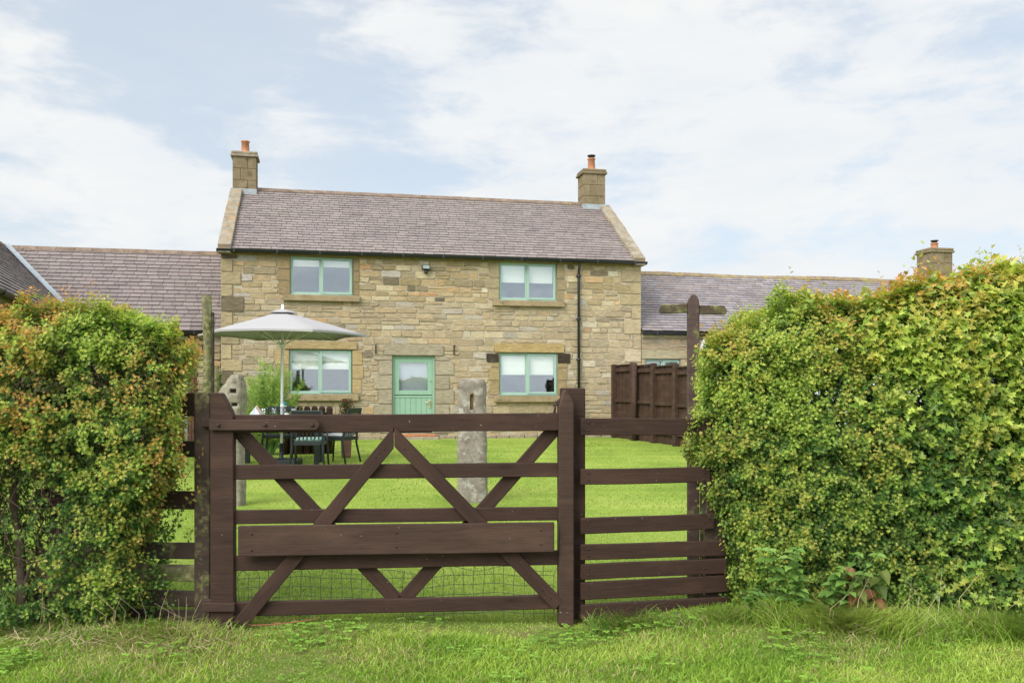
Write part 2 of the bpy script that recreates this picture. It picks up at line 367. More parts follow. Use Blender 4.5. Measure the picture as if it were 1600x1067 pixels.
def mat_ground():
    m, N = new_mat('turf'); oc = OC(N)
    g = N.n('ShaderNodeNewGeometry').outputs['Position']
    sp = N.n('ShaderNodeSeparateXYZ', {0: g})
    lawn = N.ramp(N.noise(oc, 0.55, 7, 0.6).outputs[0], [(0.34, (0.165, 0.255, 0.038)), (0.5, (0.245, 0.34, 0.055)), (0.66, (0.33, 0.40, 0.085))])
    lawn = N.mix(0.8, lawn, N.ramp(N.noise(N.mapping(oc, (3, 9, 3)), 4, 8, 0.75).outputs[0], [(0.3, 0.62), (0.7, 1.25)]), 'MULTIPLY')
    lawn = N.mix(N.ramp(N.noise(N.mapping(oc, (.35, 1.6, 1), (3, 1, 0)), 1.0, 4).outputs[0], [(0.5, 0.0), (0.7, 0.35)]), lawn, (0.36, 0.44, 0.08))
    soil = N.ramp(N.noise(oc, 2.2, 6, 0.6).outputs[0], [(0.56, 0.0), (0.64, 0.8)]); verge = N.ramp(N.noise(oc, 5, 8, 0.7).outputs[0], [(0.32, (0.09, 0.125, 0.025)), (0.5, (0.15, 0.21, 0.04)), (0.66, (0.21, 0.18, 0.08))])
    verge = N.mix(soil, verge, (0.16, 0.115, 0.07))
    f = N.n('ShaderNodeMapRange', {0: sp.outputs[1], 1: 5.0, 2: 5.5, 3: 1.0, 4: 0.0}).outputs[0]
    finish(N, N.mix(f, lawn, verge), 0.95, N.noise(oc, 45, 6, 0.7).outputs[0], 0.8, 0.03, spec=0.1); return m
GROUND = mat_ground()

# ------------------------------------------------------------------ ground
def build_ground():
    xs = np.unique(np.concatenate([np.linspace(-400, -30, 12), np.linspace(-30, -6, 13), np.linspace(-6, 6, 49), np.linspace(6, 30, 13), np.linspace(30, 400, 12)]))
    ys = np.unique(np.concatenate([np.linspace(-400, -10, 12), np.linspace(-10, 2, 7), np.linspace(2, 8, 31), np.linspace(8, 26, 25), np.linspace(26, 600, 14)]))
    X, Y = np.meshgrid(xs, ys); Z = gz(X, Y); V = np.stack([X, Y, Z], -1).reshape(-1, 3)
    nx, ny = len(xs), len(ys); i, j = np.meshgrid(np.arange(nx - 1), np.arange(ny - 1)); a = (j * nx + i).ravel()
    L = np.stack([a, a + 1, a + nx + 1, a + nx], 1)
    me = np_mesh('ground', V, L.ravel(), np.arange(len(L)) * 4, np.full(len(L), 4), smooth=True)
    tag(link('ground', me, GROUND), kind='structure')
build_ground()

# ------------------------------------------------------------------ stonework and slates
PAL = [(lin(c), w_) for c, w_ in [((176, 153, 117), 9), ((185, 165, 128), 9), ((168, 146, 110), 7), ((160, 145, 117), 4), ((188, 157, 114), 2.2), ((193, 177, 144), 3.5), ((156, 138, 100), 3), ((140, 125, 98), 1.2), ((108, 96, 76), 0.5), ((84, 74, 60), 0.22), ((180, 136, 96), 0.5), ((176, 168, 160), 2.2), ((196, 152, 92), 0.5), ((204, 194, 170), 1.6)]]
MEAN = lin((170, 157, 136)); PC = [tuple(a * .50 + b * .48 for a, b in zip(p[0], MEAN)) for p in PAL]; PCT = [tuple(a * .80 + b * .18 for a, b in zip(p[0], MEAN)) for p in PAL]; PW = [p[1] for p in PAL]
PAL_TOP = [w_ * (3.2 if i in (7, 8, 9, 6) else 1) for i, w_ in enumerate(PW)]
class Stones:
    """dressed faces collected into one mesh, each stone with its own colour"""
    def __init__(s): s.V = []; s.L = []; s.S = []; s.T = []; s.C = []
    def quad(s, pts, col):
        b = len(s.V); s.V += pts; s.C += [col] * len(pts); s.S.append(len(s.L)); s.T.append(len(pts)); s.L += list(range(b, b + len(pts)))
    def stone(s, x0, x1, z0, z1, col, proud=0.02, jit=0.012, inset=0.012, base=0.0):
        j = lambda: random.uniform(-jit, jit)
        w_, h = x1 - x0, z1 - z0
        ch = min(w_, h) * random.uniform(0.04, 0.16) if jit > 0.005 else min(w_, h) * 0.03
        o = [(x0 + ch, z0), (x1 - ch, z0), (x1, z0 + ch), (x1, z1 - ch), (x1 - ch, z1), (x0 + ch, z1), (x0, z1 - ch), (x0, z0 + ch)]
        o = [(a + j(), b + j()) for a, b in o]
        cx, cz = (x0 + x1) / 2, (z0 + z1) / 2
        ins = [(a + (inset if a < cx else -inset), b + (inset if b < cz else -inset)) for a, b in o]
        tilt = random.uniform(-0.15, 0.15) * proud * (1 if jit > 0.005 else 0.1); tz = random.uniform(-0.2, 0.3) * proud * (1 if jit > 0.005 else 0.1)
        f = [(a, -(base + proud + tilt * (a - cx) / max(w_, .01) + tz * (b - cz) / max(h, .01)), b) for a, b in ins]
        bk = [(a, -base + 0.01, b) for a, b in o]
        s.quad(f, col)
        n = len(o); dcol = tuple(c * 0.92 for c in col)
        for i in range(n): k = (i + 1) % n; s.quad([bk[i], bk[k], f[k], f[i]], dcol)
    def build(s, name, mat, parent, loc=None, mt=None):
        me = np_mesh(name, np.array(s.V), s.L, s.S, s.T, np.array(s.C)); return link(name, me, mat, parent, loc, mt)
def clip(rects, obs):
    out = []
    for (x0, x1, z0, z1) in rects:
        live = [(x0, x1, z0, z1)]
        for (a0, a1, b0, b1) in obs:
            nxt = []
            for (p0, p1, q0, q1) in live:
                if p1 <= a0 or p0 >= a1 or q1 <= b0 or q0 >= b1: nxt.append((p0, p1, q0, q1)); continue
                c = [(p0, a0, q0, q1), (a1, p1, q0, q1), (p0, p1, q0, b0), (p0, p1, b1, q1)]
                c = [r for r in c if r[1] - r[0] > 0.035 and r[3] - r[2] > 0.035]
                if c: nxt.append(max(c, key=lambda r: (r[1] - r[0]) * (r[3] - r[2])))
            live = nxt
        out += live
    return out
def rubble(st, x0, x1, z0, z1, obs, hmin=0.115, hmax=0.20, wmin=0.17, wmax=0.50, dark_above=99, seed=1):
    random.seed(seed); z = z0; prev = []
    while z < z1 - 0.03:
        h = random.uniform(hmin, hmax); h = min(h, z1 - z)
        if z1 - z - h < 0.06: h = z1 - z
        x = x0; rects = []
        while x < x1 - 0.02:
            w_ = random.uniform(wmin, wmax) * (0.7 + h / hmax * 0.5)
            if x1 - x - w_ < 0.1: w_ = x1 - x
            r = random.random()
            if r < 0.13 and h > 0.14:
                k = random.uniform(0.4, 0.6); rects += [(x, x + w_, z, z + h * k), (x, x + w_, z + h * k, z + h)]
            else: rects.append((x, x + w_, z, z + h))
            x += w_
        for (a, b, c, d_) in clip(rects, obs + prev):
            tall = 0
            if random.random() < 0.07 and b - a < 0.35: tall = random.uniform(0.05, 0.09)
            d2 = min(d_ + tall, z1)
            if tall and clip([(a, b, c, d2)], obs) == [(a, b, c, d2)]: prev.append((a, b, d_, d2)); d_ = d2
            col = random.choices(PCT if c > dark_above else PC, PAL_TOP if c > dark_above else PW)[0]
            k = random.uniform(0.91, 1.09); col = tuple(v * k for v in col)
            g = 0.005
            st.stone(a + g, b - g, c + g, d_ - g, col, random.uniform(0.006, 0.024))
        prev = [p for p in prev if p[3] > z + h]
        z += h
def mortar_sheet(bm, x0, x1, z0, z1, holes, depth=0.16, y=0.0):
    xs = sorted(set([x0, x1] + [v for h in holes for v in h[:2]])); zs = sorted(set([z0, z1] + [v for h in holes for v in h[2:]]))
    for a, b in zip(xs, xs[1:]):
        for c, d_ in zip(zs, zs[1:]):
            if any(h[0] <= a and h[1] >= b and h[2] <= c and h[3] >= d_ for h in holes): continue
            bm.faces.new([bm.verts.new(p) for p in ((a, y, c), (b, y, c), (b, y, d_), (a, y, d_))])
    for (a, b, c, d_) in holes:
        for q in (((a, c), (b, c)), ((b, c), (b, d_)), ((b, d_), (a, d_)), ((a, d_), (a, c))):
            (p0, q0), (p1, q1) = q
            bm.faces.new([bm.verts.new(p) for p in ((p0, y - .02, q0), (p1, y - .02, q1), (p1, y + depth, q1), (p0, y + depth, q0))])
def slates(name, parent, O, A, B, width, length, exposure, sw, base, keep=None, seed=3, offset0=0.0, mt=None, mat=None):
    """courses of slates: O lower corner, A unit along the eave, B unit up the slope"""
    r = random.Random(seed); O, A, B = Vector(O), Vector(A).normalized(), Vector(B).normalized(); Nn = A.cross(B).normalized()
    if Nn.z < 0: Nn = -Nn
    st = Stones(); row = 0; s = 0.0
    while s < length - 0.01:
        e = min(exposure, length - s); w_ = offset0 - (sw / 2 if row % 2 else 0) - r.uniform(0, 0.03)
        while w_ < width:
            ww = sw * r.uniform(0.92, 1.08); a0, a1 = max(w_, 0) + 0.0045, min(w_ + ww, width) - 0.0045
            w_ += ww
            if a1 - a0 < 0.03: continue
            if keep and not keep((a0 + a1) / 2, s + e / 2): continue
            k = r.uniform(0.90, 1.09); c = r.choice(base); col = (c[0] * k, c[1] * k, c[2] * k)
            t0, t1 = 0.022 + r.uniform(0, .008), 0.003; jj = r.uniform(-.004, .004); lo = s - 0.012 + jj
            P = lambda a, b, n: tuple(O + A * a + B * b + Nn * n)
            top = [P(a0, lo, t0), P(a1, lo + r.uniform(-.003, .003), t0), P(a1, s + e + 0.02, t1), P(a0, s + e + 0.02, t1)]
            bot = [P(a0, lo, -0.002), P(a1, lo, -0.002)]
            st.quad(top, col); dc = tuple(v * 0.6 for v in col)
            st.quad([bot[0], bot[1], top[1], top[0]], dc)
            st.quad([bot[0], top[0], top[3]], dc); st.quad([bot[1], top[2], top[1]], dc)
        s += e; row += 1
    return st.build(name, mat or SLATE, parent, mt=mt)

TH = R(11.7)
HP = Plane(-6.955, 21.4, TH)               # front wall of the cottage
HZ = 0.165
def build_window(parent, x0, x1, z0, z1, blind, split=0.49, scallop=True, opener='right', y=0.07, label=None):
    W_, H_ = x1 - x0, z1 - z0; fw = 0.066
    bm = bmesh.new()
    add_box(bm, (fw / 2, 0, H_ / 2), (fw, 0.07, H_), bevel=0.006); add_box(bm, (W_ - fw / 2, 0, H_ / 2), (fw, 0.07, H_), bevel=0.006)
    xm = W_ * split
    add_box(bm, (W_ / 2, 0.001, fw / 2), (W_ - 2 * fw, 0.068, fw), bevel=0.006); add_box(bm, (W_ / 2, 0.001, H_ - fw / 2), (W_ - 2 * fw, 0.068, fw), bevel=0.006)
    add_box(bm, (xm, 0.0015, H_ / 2), (fw, 0.067, H_ - 2 * fw), bevel=0.006)
    # opening casement, proud of the frame
    cw = 0.058; a, b = xm + 0.008, W_ - 0.02; c, d_ = 0.02, H_ - 0.02; yy = -0.047
    add_box(bm, (a + cw / 2, yy, H_ / 2), (cw, 0.022, d_ - c), bevel=0.006); add_box(bm, (b - cw / 2, yy, H_ / 2), (cw, 0.022, d_ - c), bevel=0.006)
    add_box(bm, ((a + b) / 2, yy + .001, c + cw / 2), (b - a - 2 * cw, 0.02, cw), bevel=0.006); add_box(bm, ((a + b) / 2, yy + .001, d_ - cw / 2), (b - a - 2 * cw, 0.02, cw), bevel=0.006)
    win = from_bm('window', bm, FRAME, parent, (x0, y, z0))
    if label: win['label'] = label
    bm = bmesh.new()
    add_box(bm, ((fw + xm - fw / 2) / 2, 0.005, H_ / 2), (xm - fw / 2 - fw + .01, 0.006, H_ - 2 * fw + .01)); add_box(bm, ((a + b) / 2, -0.04, H_ / 2), (b - a - 2 * cw + .01, 0.006, d_ - c - 2 * cw + .01))
    from_bm('glass_pane', bm, GLASS, win)
    bm = bmesh.new()
    for (p, q) in ((fw, xm - fw / 2), (xm + fw / 2 + .03, W_ - fw - .01)):
        zt = H_ - fw; zb = H_ - blind * H_; n = 11
        bm.faces.new([bm.verts.new(v) for v in ((p, 0.06, zb), (q, 0.06, zb), (q, 0.06, zt), (p, 0.06, zt))])
        if scallop:
            for i in range(n):
                u0 = p + (q - p) * i / n; u1 = p + (q - p) * (i + 1) / n; um = (u0 + u1) / 2
                bm.faces.new([bm.verts.new(v) for v in ((u0, 0.06, zb), (u0 + .01, 0.06, zb - .018), (um, 0.06, zb - .028), (u1 - .01, 0.06, zb - .018), (u1, 0.06, zb))])
        for zz in (zb + .05, zb + (zt - zb) * .45): add_box(bm, ((p + q) / 2, 0.056, zz), (q - p, 0.008, 0.012))
    from_bm('blind', bm, BLIND, win)
    bm = bmesh.new(); add_box(bm, (W_ / 2, -0.055, 0.012), (W_ - .01, 0.05, 0.018), bevel=.004)
    from_bm('drip_sill', bm, FRAME, win, (0, -0.012, -0.014))
    return win
def room(bm, x0, x1, z0, z1, y0=0.17, y1=2.6):
    """open-fronted dim room behind an opening"""
    a, b, c, d_ = x0 - .5, x1 + .5, z0 - .7, z1 + .12
    V = [bm.verts.new(p) for p in ((a, y0, c), (b, y0, c), (b, y0, d_), (a, y0, d_), (a, y1, c), (b, y1, c), (b, y1, d_), (a, y1, d_))]
    for f in ((0, 1, 5, 4), (1, 2, 6, 5), (2, 3, 7, 6), (3, 0, 4, 7), (4, 5, 6, 7)): bm.faces.new([V[i] for i in f])
    fr = [bm.verts.new(p) for p in ((x0, y0, z0), (x1, y0, z0), (x1, y0, z1), (x0, y0, z1))]
    for i in range(4): bm.faces.new((V[i], V[(i + 1) % 4], fr[(i + 1) % 4], fr[i]))
def coords(px0, px1, py0, py1, P_=HP, pxm=None):
    x0, x1 = P_.w(px0), P_.w(px1); m = (px0 + px1) / 2
    return x0, x1, P_.wz(m, py1)[1], P_.wz(m, py0)[1]
SLATE_MAIN = [(0.245, 0.203, 0.190), (0.256, 0.212, 0.198), (0.236, 0.195, 0.184), (0.250, 0.211, 0.192), (0.230, 0.191, 0.182)]
SLATE_LEFT = [(0.200, 0.162, 0.152), (0.215, 0.174, 0.163), (0.184, 0.150, 0.143), (0.207, 0.175, 0.160)]
SLATE_RIGHT = [(0.27, 0.238, 0.245), (0.245, 0.218, 0.228), (0.29, 0.258, 0.262), (0.228, 0.202, 0.21), (0.265, 0.222, 0.21)]

def ridge_tiles(bm, x0, x1, y, z, pitch, seg=0.45, w_=0.17, wob=0.0):
    x = x0; k = 0
    while x < x1 - 0.05:
        e = min(x + seg, x1); dz = wob * math.sin(x * 1.1) + random.uniform(-.004, .004); t = 0.022
        c, s = math.cos(pitch), math.sin(pitch)
        o = [(y - w_ * c, z - w_ * s + .03), (y - .03, z + .035), (y + .03, z + .035), (y + w_ * c, z - w_ * s + .03), (y + w_ * c, z - w_ * s), (y, z - .0), (y - w_ * c, z - w_ * s)]
        v0 = [bm.verts.new((x + .004, a, b + dz)) for a, b in o]; v1 = [bm.verts.new((e - .004, a, b + dz)) for a, b in o]
        bm.faces.new(v0); bm.faces.new(v1[::-1]); n = len(o)
        for i in range(n): bm.faces.new((v0[i], v1[i], v1[(i + 1) % n], v0[(i + 1) % n]))
        x = e; k += 1
def gutter(bm, x0, x1, y, z, r=0.074, step=1.0):
    n = 8; prof = [(y + r * math.cos(math.pi + i * math.pi / n), z + r * math.sin(math.pi + i * math.pi / n)) for i in range(n + 1)]
    pi = [(y + (r - .006) * math.cos(math.pi + i * math.pi / n), z + (r - .006) * math.sin(math.pi + i * math.pi / n)) for i in range(n + 1)][::-1]
    pr = prof + pi
    v0 = [bm.verts.new((x0, a, b)) for a, b in pr]; v1 = [bm.verts.new((x1, a, b)) for a, b in pr]
    m = len(pr)
    for i in range(m): bm.faces.new((v0[i], v1[i], v1[(i + 1) % m], v0[(i + 1) % m]))
    bm.faces.new([bm.verts.new((x0, a, b)) for a, b in prof]); bm.faces.new([bm.verts.new((x1, a, b)) for a, b in prof])
    x = x0 + 0.4
    while x < x1:
        add_box(bm, (x, y, z - r * .45), (0.05, r * 2 + .012, r * 1.2 + .012), bevel=.01); x += step

def build_cottage():
    o = empty('stone_cottage', (HP.x, HP.y, HZ), TH)
    tag(o, 'two storey stone cottage with green windows, green stable door and two chimneys', 'house')
    Wd = HP.w(1001.5); ez = 4.74 - HZ
    def C(px0, px1, py0, py1):
        a, b, c, d_ = coords(px0, px1, py0, py1); return (a, b, c - HZ, d_ - HZ)
    UL, UR, LL, LR = C(453.5, 551.5, 402, 461), C(780, 869.5, 411, 469.5), C(452, 550, 546.5, 615), C(780, 871, 551.5, 617)
    DR = C(613, 679.5, 556, 676)
    wins = [UL, UR, LL, LR]; holes = wins + [DR]
    st = Stones(); obs = []
    def dressed(r, col, proud=0.03, j=0.002):
        k = random.uniform(.93, 1.06); st.stone(r[0] + .005, r[1] - .005, r[2] + .005, r[3] - .005, tuple(v * k for v in lin(col)), proud, j, 0.006); obs.append(r)
    tanc, greyc, pale = (168, 147, 108), (160, 149, 128), (186, 168, 128)
    dressed(C(443.5, 558, 532.5, 546), tanc, 0.045); dressed(C(772, 881.5, 536, 551), (172, 149, 104), 0.05)
    dressed(C(600, 693, 538, 555.5), greyc, 0.035)
    # door jambs
    z = DR[2]; k = 0
    while z < DR[3] - .05:
        h = min(0.36, DR[3] - z); a, b = (0.46, 0.36) if k % 2 else (0.34, 0.48)
        dressed((DR[0] - a, DR[0], z, z + h), greyc, 0.03); dressed((DR[1], DR[1] + b, z, z + h), greyc, 0.03); z += h; k += 1
    dressed(C(760, 779.5, 552, 566), (64, 56, 46), .03); dressed(C(871.5, 891, 552, 568), (62, 55, 46), .03)
    # window jambs
    for (wn, cl, cr, wl, wr) in ((UL, (150, 132, 100), (142, 124, 92), .30, .17), (UR, (162, 148, 118), (150, 134, 106), .34, .26), (LL, (172, 149, 110), (170, 149, 110), .33, .30), (LR, (160, 141, 104), (158, 139, 104), .26, .24)):
        z = wn[2]; k = 0
        zt_ = wn[3] - (.25 if wn is LR else 0)
        while z < zt_ - .05:
            h = min(random.choice((.28, .33, .37)), zt_ - z)
            if zt_ - z - h < .12: h = zt_ - z
            dl = cl; dr = cr
            if z + h > ez - .02: h = ez - .02 - z
            dressed((wn[0] - wl * random.uniform(.75, 1.1), wn[0], z, z + h), dl, .022); dressed((wn[1], wn[1] + wr * random.uniform(.75, 1.1), z, z + h), dr, .022)
            z += h; k += 1
    # quoins
    z = 0.0; k = 0
    while z < ez - .1:
        h = min(random.uniform(.24, .42), ez - .12 - z)
        if h < .1: break
        a = .50 if k % 2 else .26; b = .26 if k % 2 else .55
        dressed((0, a * random.uniform(.85, 1.1), z, z + h), random.choice([(172, 156, 124), (160, 145, 114), (180, 163, 128), (120, 108, 88)]), .03)
        dressed((Wd - b * random.uniform(.8, 1.1), Wd, z, z + h), random.choice([(176, 160, 130), (184, 170, 142), (168, 152, 120), (156, 142, 114)]), .03); z += h; k += 1
    eave = (0, Wd, ez - .11, ez)
    rubble(st, 0, Wd, 0.0, ez - .11, obs + holes + [(w_[0], w_[1], w_[3], ez) for w_ in (UL, UR)], dark_above=3.35, seed=5)
    # eaves course of long blocks
    x = 0
    while x < Wd - .05:
        w_ = min(random.uniform(.7, 1.2), Wd - x); 
        for r in clip([(x, x + w_, ez - .11, ez)], wins): st.stone(r[0] + .004, r[1] - .004, r[2], r[3], tuple(v * random.uniform(.8, 1.0) for v in lin((158, 140, 92))), .05, .001, .004)
        x += w_
    wall = st.build('wall', STONE, o)
    bm = bmesh.new(); mortar_sheet(bm, 0, Wd, -0.3, ez, holes, 0.17)
    mo = from_bm('mortar', bm, simple('lime_mortar', (0.38, 0.325, 0.235), 0.95, var=0.25, scale=5, bstr=0.4), wall)
    # gables, back wall
    D = 6.2; rz = 6.87 - HZ; bm = bmesh.new()
    for x in (0.0, Wd): bm.faces.new([bm.verts.new(p) for p in ((x, 0.0, -.3), (x, D, -.3), (x, D, ez), (x, D / 2, rz - .05), (x, 0.0, ez))])
    bm.faces.new([bm.verts.new(p) for p in ((0, D, -.3), (Wd, D, -.3), (Wd, D, ez), (0, D, ez))])
    from_bm('gable_wall', bm, BLOCKWORK, o)
    for h in holes: bm = bmesh.new(); room(bm, *h); from_bm('interior', bm, INTERIOR, wall)
    # sills
    for (px0, px1, py0, py1) in ((443, 562, 461.5, 471), (770, 881, 470, 479), (447, 560, 616.5, 626), (772, 876, 618.5, 628)):
        a, b, c, d_ = C(px0, px1, py0, py1); bm = bmesh.new(); add_box(bm, ((a + b) / 2, -0.015, (c + d_) / 2), (b - a, 0.19, d_ - c), bevel=.008)
        from_bm('stone_sill', bm, SILL, o)
    build_window(o, *UL, .24, .48, False); build_window(o, *UR, .50, .48); build_window(o, *LL, .42, .48); build_window(o, *LR, .50, .48)
    # door
    dw, dh = DR[1] - DR[0], DR[3] - DR[2]; bm = bmesh.new(); fw = .06
    add_box(bm, (fw / 2, 0, dh / 2), (fw, .09, dh), bevel=.005); add_box(bm, (dw - fw / 2, 0, dh / 2), (fw, .09, dh), bevel=.005); add_box(bm, (dw / 2, 0.001, dh - fw / 2), (dw - 2 * fw, .088, fw), bevel=.005)
    door = from_bm('stable_door', bm, DOORG, o, (DR[0], .09, DR[2]))
    a, b = fw + .004, dw - fw - .004; zs = CH + (HY - 617.5) * 22.3 / F - HZ - DR[2]
    st_ = .11; bm = bmesh.new(); t = dh - fw - .004
    add_box(bm, (a + st_ / 2, -.01, (zs + t) / 2 + .005), (st_, .05, t - zs - .012), bevel=.004); add_box(bm, (b - st_ / 2, -.01, (zs + t) / 2 + .005), (st_, .05, t - zs - .012), bevel=.004)
    add_box(bm, ((a + b) / 2, -.009, t - .05), (b - a - 2 * st_, .048, .1), bevel=.004); add_box(bm, ((a + b) / 2, -.009, zs + .065), (b - a - 2 * st_, .048, .11), bevel=.004)
    from_bm('upper_leaf', bm, DOORG, door)
    bm = bmesh.new(); add_box(bm, ((a + b) / 2, 0, (zs + t) / 2 + .03), (b - a - 2 * st_ + .01, .008, t - zs - .2)); from_bm('glass_pane', bm, GLASS, door)
    bm = bmesh.new(); bm.faces.new([bm.verts.new(p) for p in ((a + st_, .05, zs + .1), (b - st_, .05, zs + .1), (b - st_, .05, t - .08), (a + st_, .05, t - .08))]); from_bm('net_curtain', bm, mat_fabric('grey_net', (.40, .42, .46)), door)
    bm = bmesh.new(); n = 7; pw = (b - a) / n
    for i in range(n): add_box(bm, (a + pw * (i + .5), -.012, (zs - .01) / 2 + .01), (pw - .003, .04, zs - .03), bevel=.007)
    add_box(bm, ((a + b) / 2, -.03, zs - .035), (b - a, .028, .05), bevel=.006)
    from_bm('lower_leaf', bm, DOORG, door)
    bm = bmesh.new(); hx = b - .065
    add_box(bm, (hx, -.045, zs - .22), (.045, .012, .2), bevel=.004); add_tube(bm, [(hx, -.05, zs - .17), (hx, -.085, zs - .17), (hx - .04, -.09, zs - .172), (hx - .12, -.088, zs - .175)], .011, 8)
    from_bm('handle', bm, BRASS, door)
    bm = bmesh.new(); add_lathe(bm, [(.012, 0), (.02, .01), (.012, .02)], (b - .05, -.05, zs + .36), 10); from_bm('lock', bm, BRASS, door)
    bm = bmesh.new(); add_box(bm, ((DR[0] + DR[1]) / 2, -.10, DR[2] - .06), (dw + .02, .3, .05), bevel=.006); from_bm('tile_step', bm, STEPTILE, o)
    bm = bmesh.new(); add_box(bm, ((DR[0] + DR[1]) / 2, -.16, DR[2] - .145), (dw + .1, .42, .11), bevel=.01); from_bm('door_step', bm, STEPSTONE, o)
    # roof
    D2 = D / 2; pitch = math.atan2(rz - ez, D2 + .12); ln = math.hypot(rz - ez, D2 + .12)
    eo = -.12; B = (0, math.cos(pitch), math.sin(pitch))
    roof = slates('roof', o, (.18, eo, ez + .02), (1, 0, 0), B, Wd - .36, ln, ln / 25.0, .262, SLATE_MAIN, seed=4)
    bm = bmesh.new()
    V = [bm.verts.new(p) for p in ((0, eo + .01, ez), (Wd, eo + .01, ez), (Wd, D2, rz - .004), (0, D2, rz - .004), (Wd, D + .1, ez - .02), (0, D + .1, ez - .02))]
    bm.faces.new(V[:4]); bm.faces.new((V[3], V[2], V[4], V[5])); from_bm('roof_underlay', bm, PLAINROOF, roof)
    bm = bmesh.new(); ridge_tiles(bm, .62, Wd - .78, D2, rz + .03, pitch); from_bm('ridge_tiles', bm, RIDGE, roof)
    # raised verge copings with kneelers
    for sx in (0, 1):
        bm = bmesh.new(); x0, x1 = (-.06, .25) if sx == 0 else (Wd - .25, Wd + .06); n = 6; sl_ = ln - .22
        for i in range(n):
            s0, s1 = i * sl_ / n + .004, (i + 1) * sl_ / n - .004
            for (mm) in (1,):
                q = []
                dx = random.uniform(-.006, .006); hh = .10 + random.uniform(-.008, .008)
                for s_ in (s0, s1):
                    y_, z_ = eo - .02 + s_ * math.cos(pitch), ez + .02 + s_ * math.sin(pitch)
                    q.append([(x0 + dx, y_, z_ - .08), (x1 + dx, y_, z_ - .08), (x1 + dx, y_ - hh * math.sin(pitch), z_ + hh * math.cos(pitch)), (x0 + dx, y_ - hh * math.sin(pitch), z_ + hh * math.cos(pitch))])
                v0 = [bm.verts.new(p) for p in q[0]]; v1 = [bm.verts.new(p) for p in q[1]]
                bm.faces.new(v0); bm.faces.new(v1[::-1])
                for k in range(4): bm.faces.new((v0[k], v1[k], v1[(k + 1) % 4], v0[(k + 1) % 4]))
        add_box(bm, ((x0 + x1) / 2, eo + .06, ez - .045), (x1 - x0, .3, .11), bevel=.01)
        # rear half
        y0_, y1_ = D2 + .3, D + .05
        zf = lambda y_: rz - (y_ - D2) * (rz - ez) / D2
        q = [[(x0, y_, zf(y_) - .06), (x1, y_, zf(y_) - .06), (x1, y_, zf(y_) + .12), (x0, y_, zf(y_) + .12)] for y_ in (y0_, y1_)]
        v0 = [bm.verts.new(p) for p in q[0]]; v1 = [bm.verts.new(p) for p in q[1]]
        bm.faces.new(v0); bm.faces.new(v1[::-1])
        for k in range(4): bm.faces.new((v0[k], v1[k], v1[(k + 1) % 4], v0[(k + 1) % 4]))
        bmesh.ops.bevel(bm, geom=bm.edges[:], offset=.012, segments=1, affect='EDGES')
        from_bm('verge_coping', bm, COPING, roof)
    chimney(o, .30, D2, rz - .45, 7.70 - HZ, .62, .60, cowl=False, potz=.37)
    chimney(o, Wd - .42, D2, rz - .45, 7.72 - HZ, .66, .62, cowl=True, potz=.40)
    bm = bmesh.new(); gutter(bm, -.08, Wd + .10, eo - .045, ez - .005); from_bm('gutter', bm, BLACKP, o)
    xd = HP.w(903.5); bm = bmesh.new()
    add_tube(bm, [(xd, eo - .03, ez - .03), (xd, eo - .03, ez - .12), (xd - .01, -.09, ez - .30), (xd - .01, -.085, ez - .42), (xd - .01, -.085, .05)], .036, 10)
    for z_ in (ez - .45, ez - 1.55, ez - 2.6, ez - 3.6): add_tube(bm, [(xd - .01, -.085, z_), (xd - .01, -.085, z_ + .07)], .044, 10); add_box(bm, (xd - .01, -.06, z_ + .035), (.13, .04, .03), bevel=.004)
    add_tube(bm, [(xd, eo - .03, ez - .02), (xd, eo - .03, ez - .09)], .055, 10)
    from_bm('downpipe', bm, BLACKP, o)
    # security light
    x_, z_ = HP.wz(665, 419); z_ -= HZ; bm = bmesh.new()
    add_box(bm, (x_, -.1, z_), (.20, .07, .13), rot=Matrix.Rotation(R(-20), 4, 'X'), bevel=.01); add_box(bm, (x_, -.05, z_ - .07), (.05, .08, .05)); add_lathe(bm, [(.02, -.16), (.045, -.14), (.045, -.10), (.03, -.08)], (x_ + .0, -.1, z_), 10)
    fl = from_bm('security_light', bm, CHARC, o)
    bm = bmesh.new(); add_box(bm, (x_, -.138, z_ + .012), (.16, .004, .09), rot=Matrix.Rotation(R(-20), 4, 'X')); from_bm('lens', bm, simple('dusty_lens', (.22, .27, .25), .2), fl)
    for px, py in ((587, 545), (709, 547)):
        x_, z_ = HP.wz(px, py); z_ -= HZ; bm = bmesh.new()
        add_box(bm, (x_, -.045, z_), (.03, .012, .24), bevel=.003); add_tube(bm, [(x_, -.05, z_ + .1), (x_, -.16, z_ + .11), (x_, -.24, z_ + .08), (x_, -.25, z_ + .12)], .008, 6); add_tube(bm, [(x_, -.05, z_ - .09), (x_, -.12, z_ + .0), (x_, -.17, z_ + .1)], .006, 6)
        from_bm('basket_bracket', bm, IRON, o)
    # rough plinth stones at the foot of the wall
    bm = bmesh.new(); x = 0.0; PLM = mat_lichen('plinth_stone', (.22, .185, .125), (.36, .30, .21), (.20, .20, .10), .58, .6, 6); once = False
    while x < Wd:
        if x > DR[1] and not once: from_bm('plinth', bm, PLM, o); bm = bmesh.new(); once = True
        w_ = random.uniform(.3, .7)
        if not (DR[0] - .12 < x + w_ / 2 < DR[1] + .12): add_box(bm, (min(x + w_ / 2, Wd - .2), -.015, .02), (w_ - .015, .09, random.uniform(.1, .2)), bevel=.02)
        x += w_
    from_bm('plinth', bm, PLM, o)
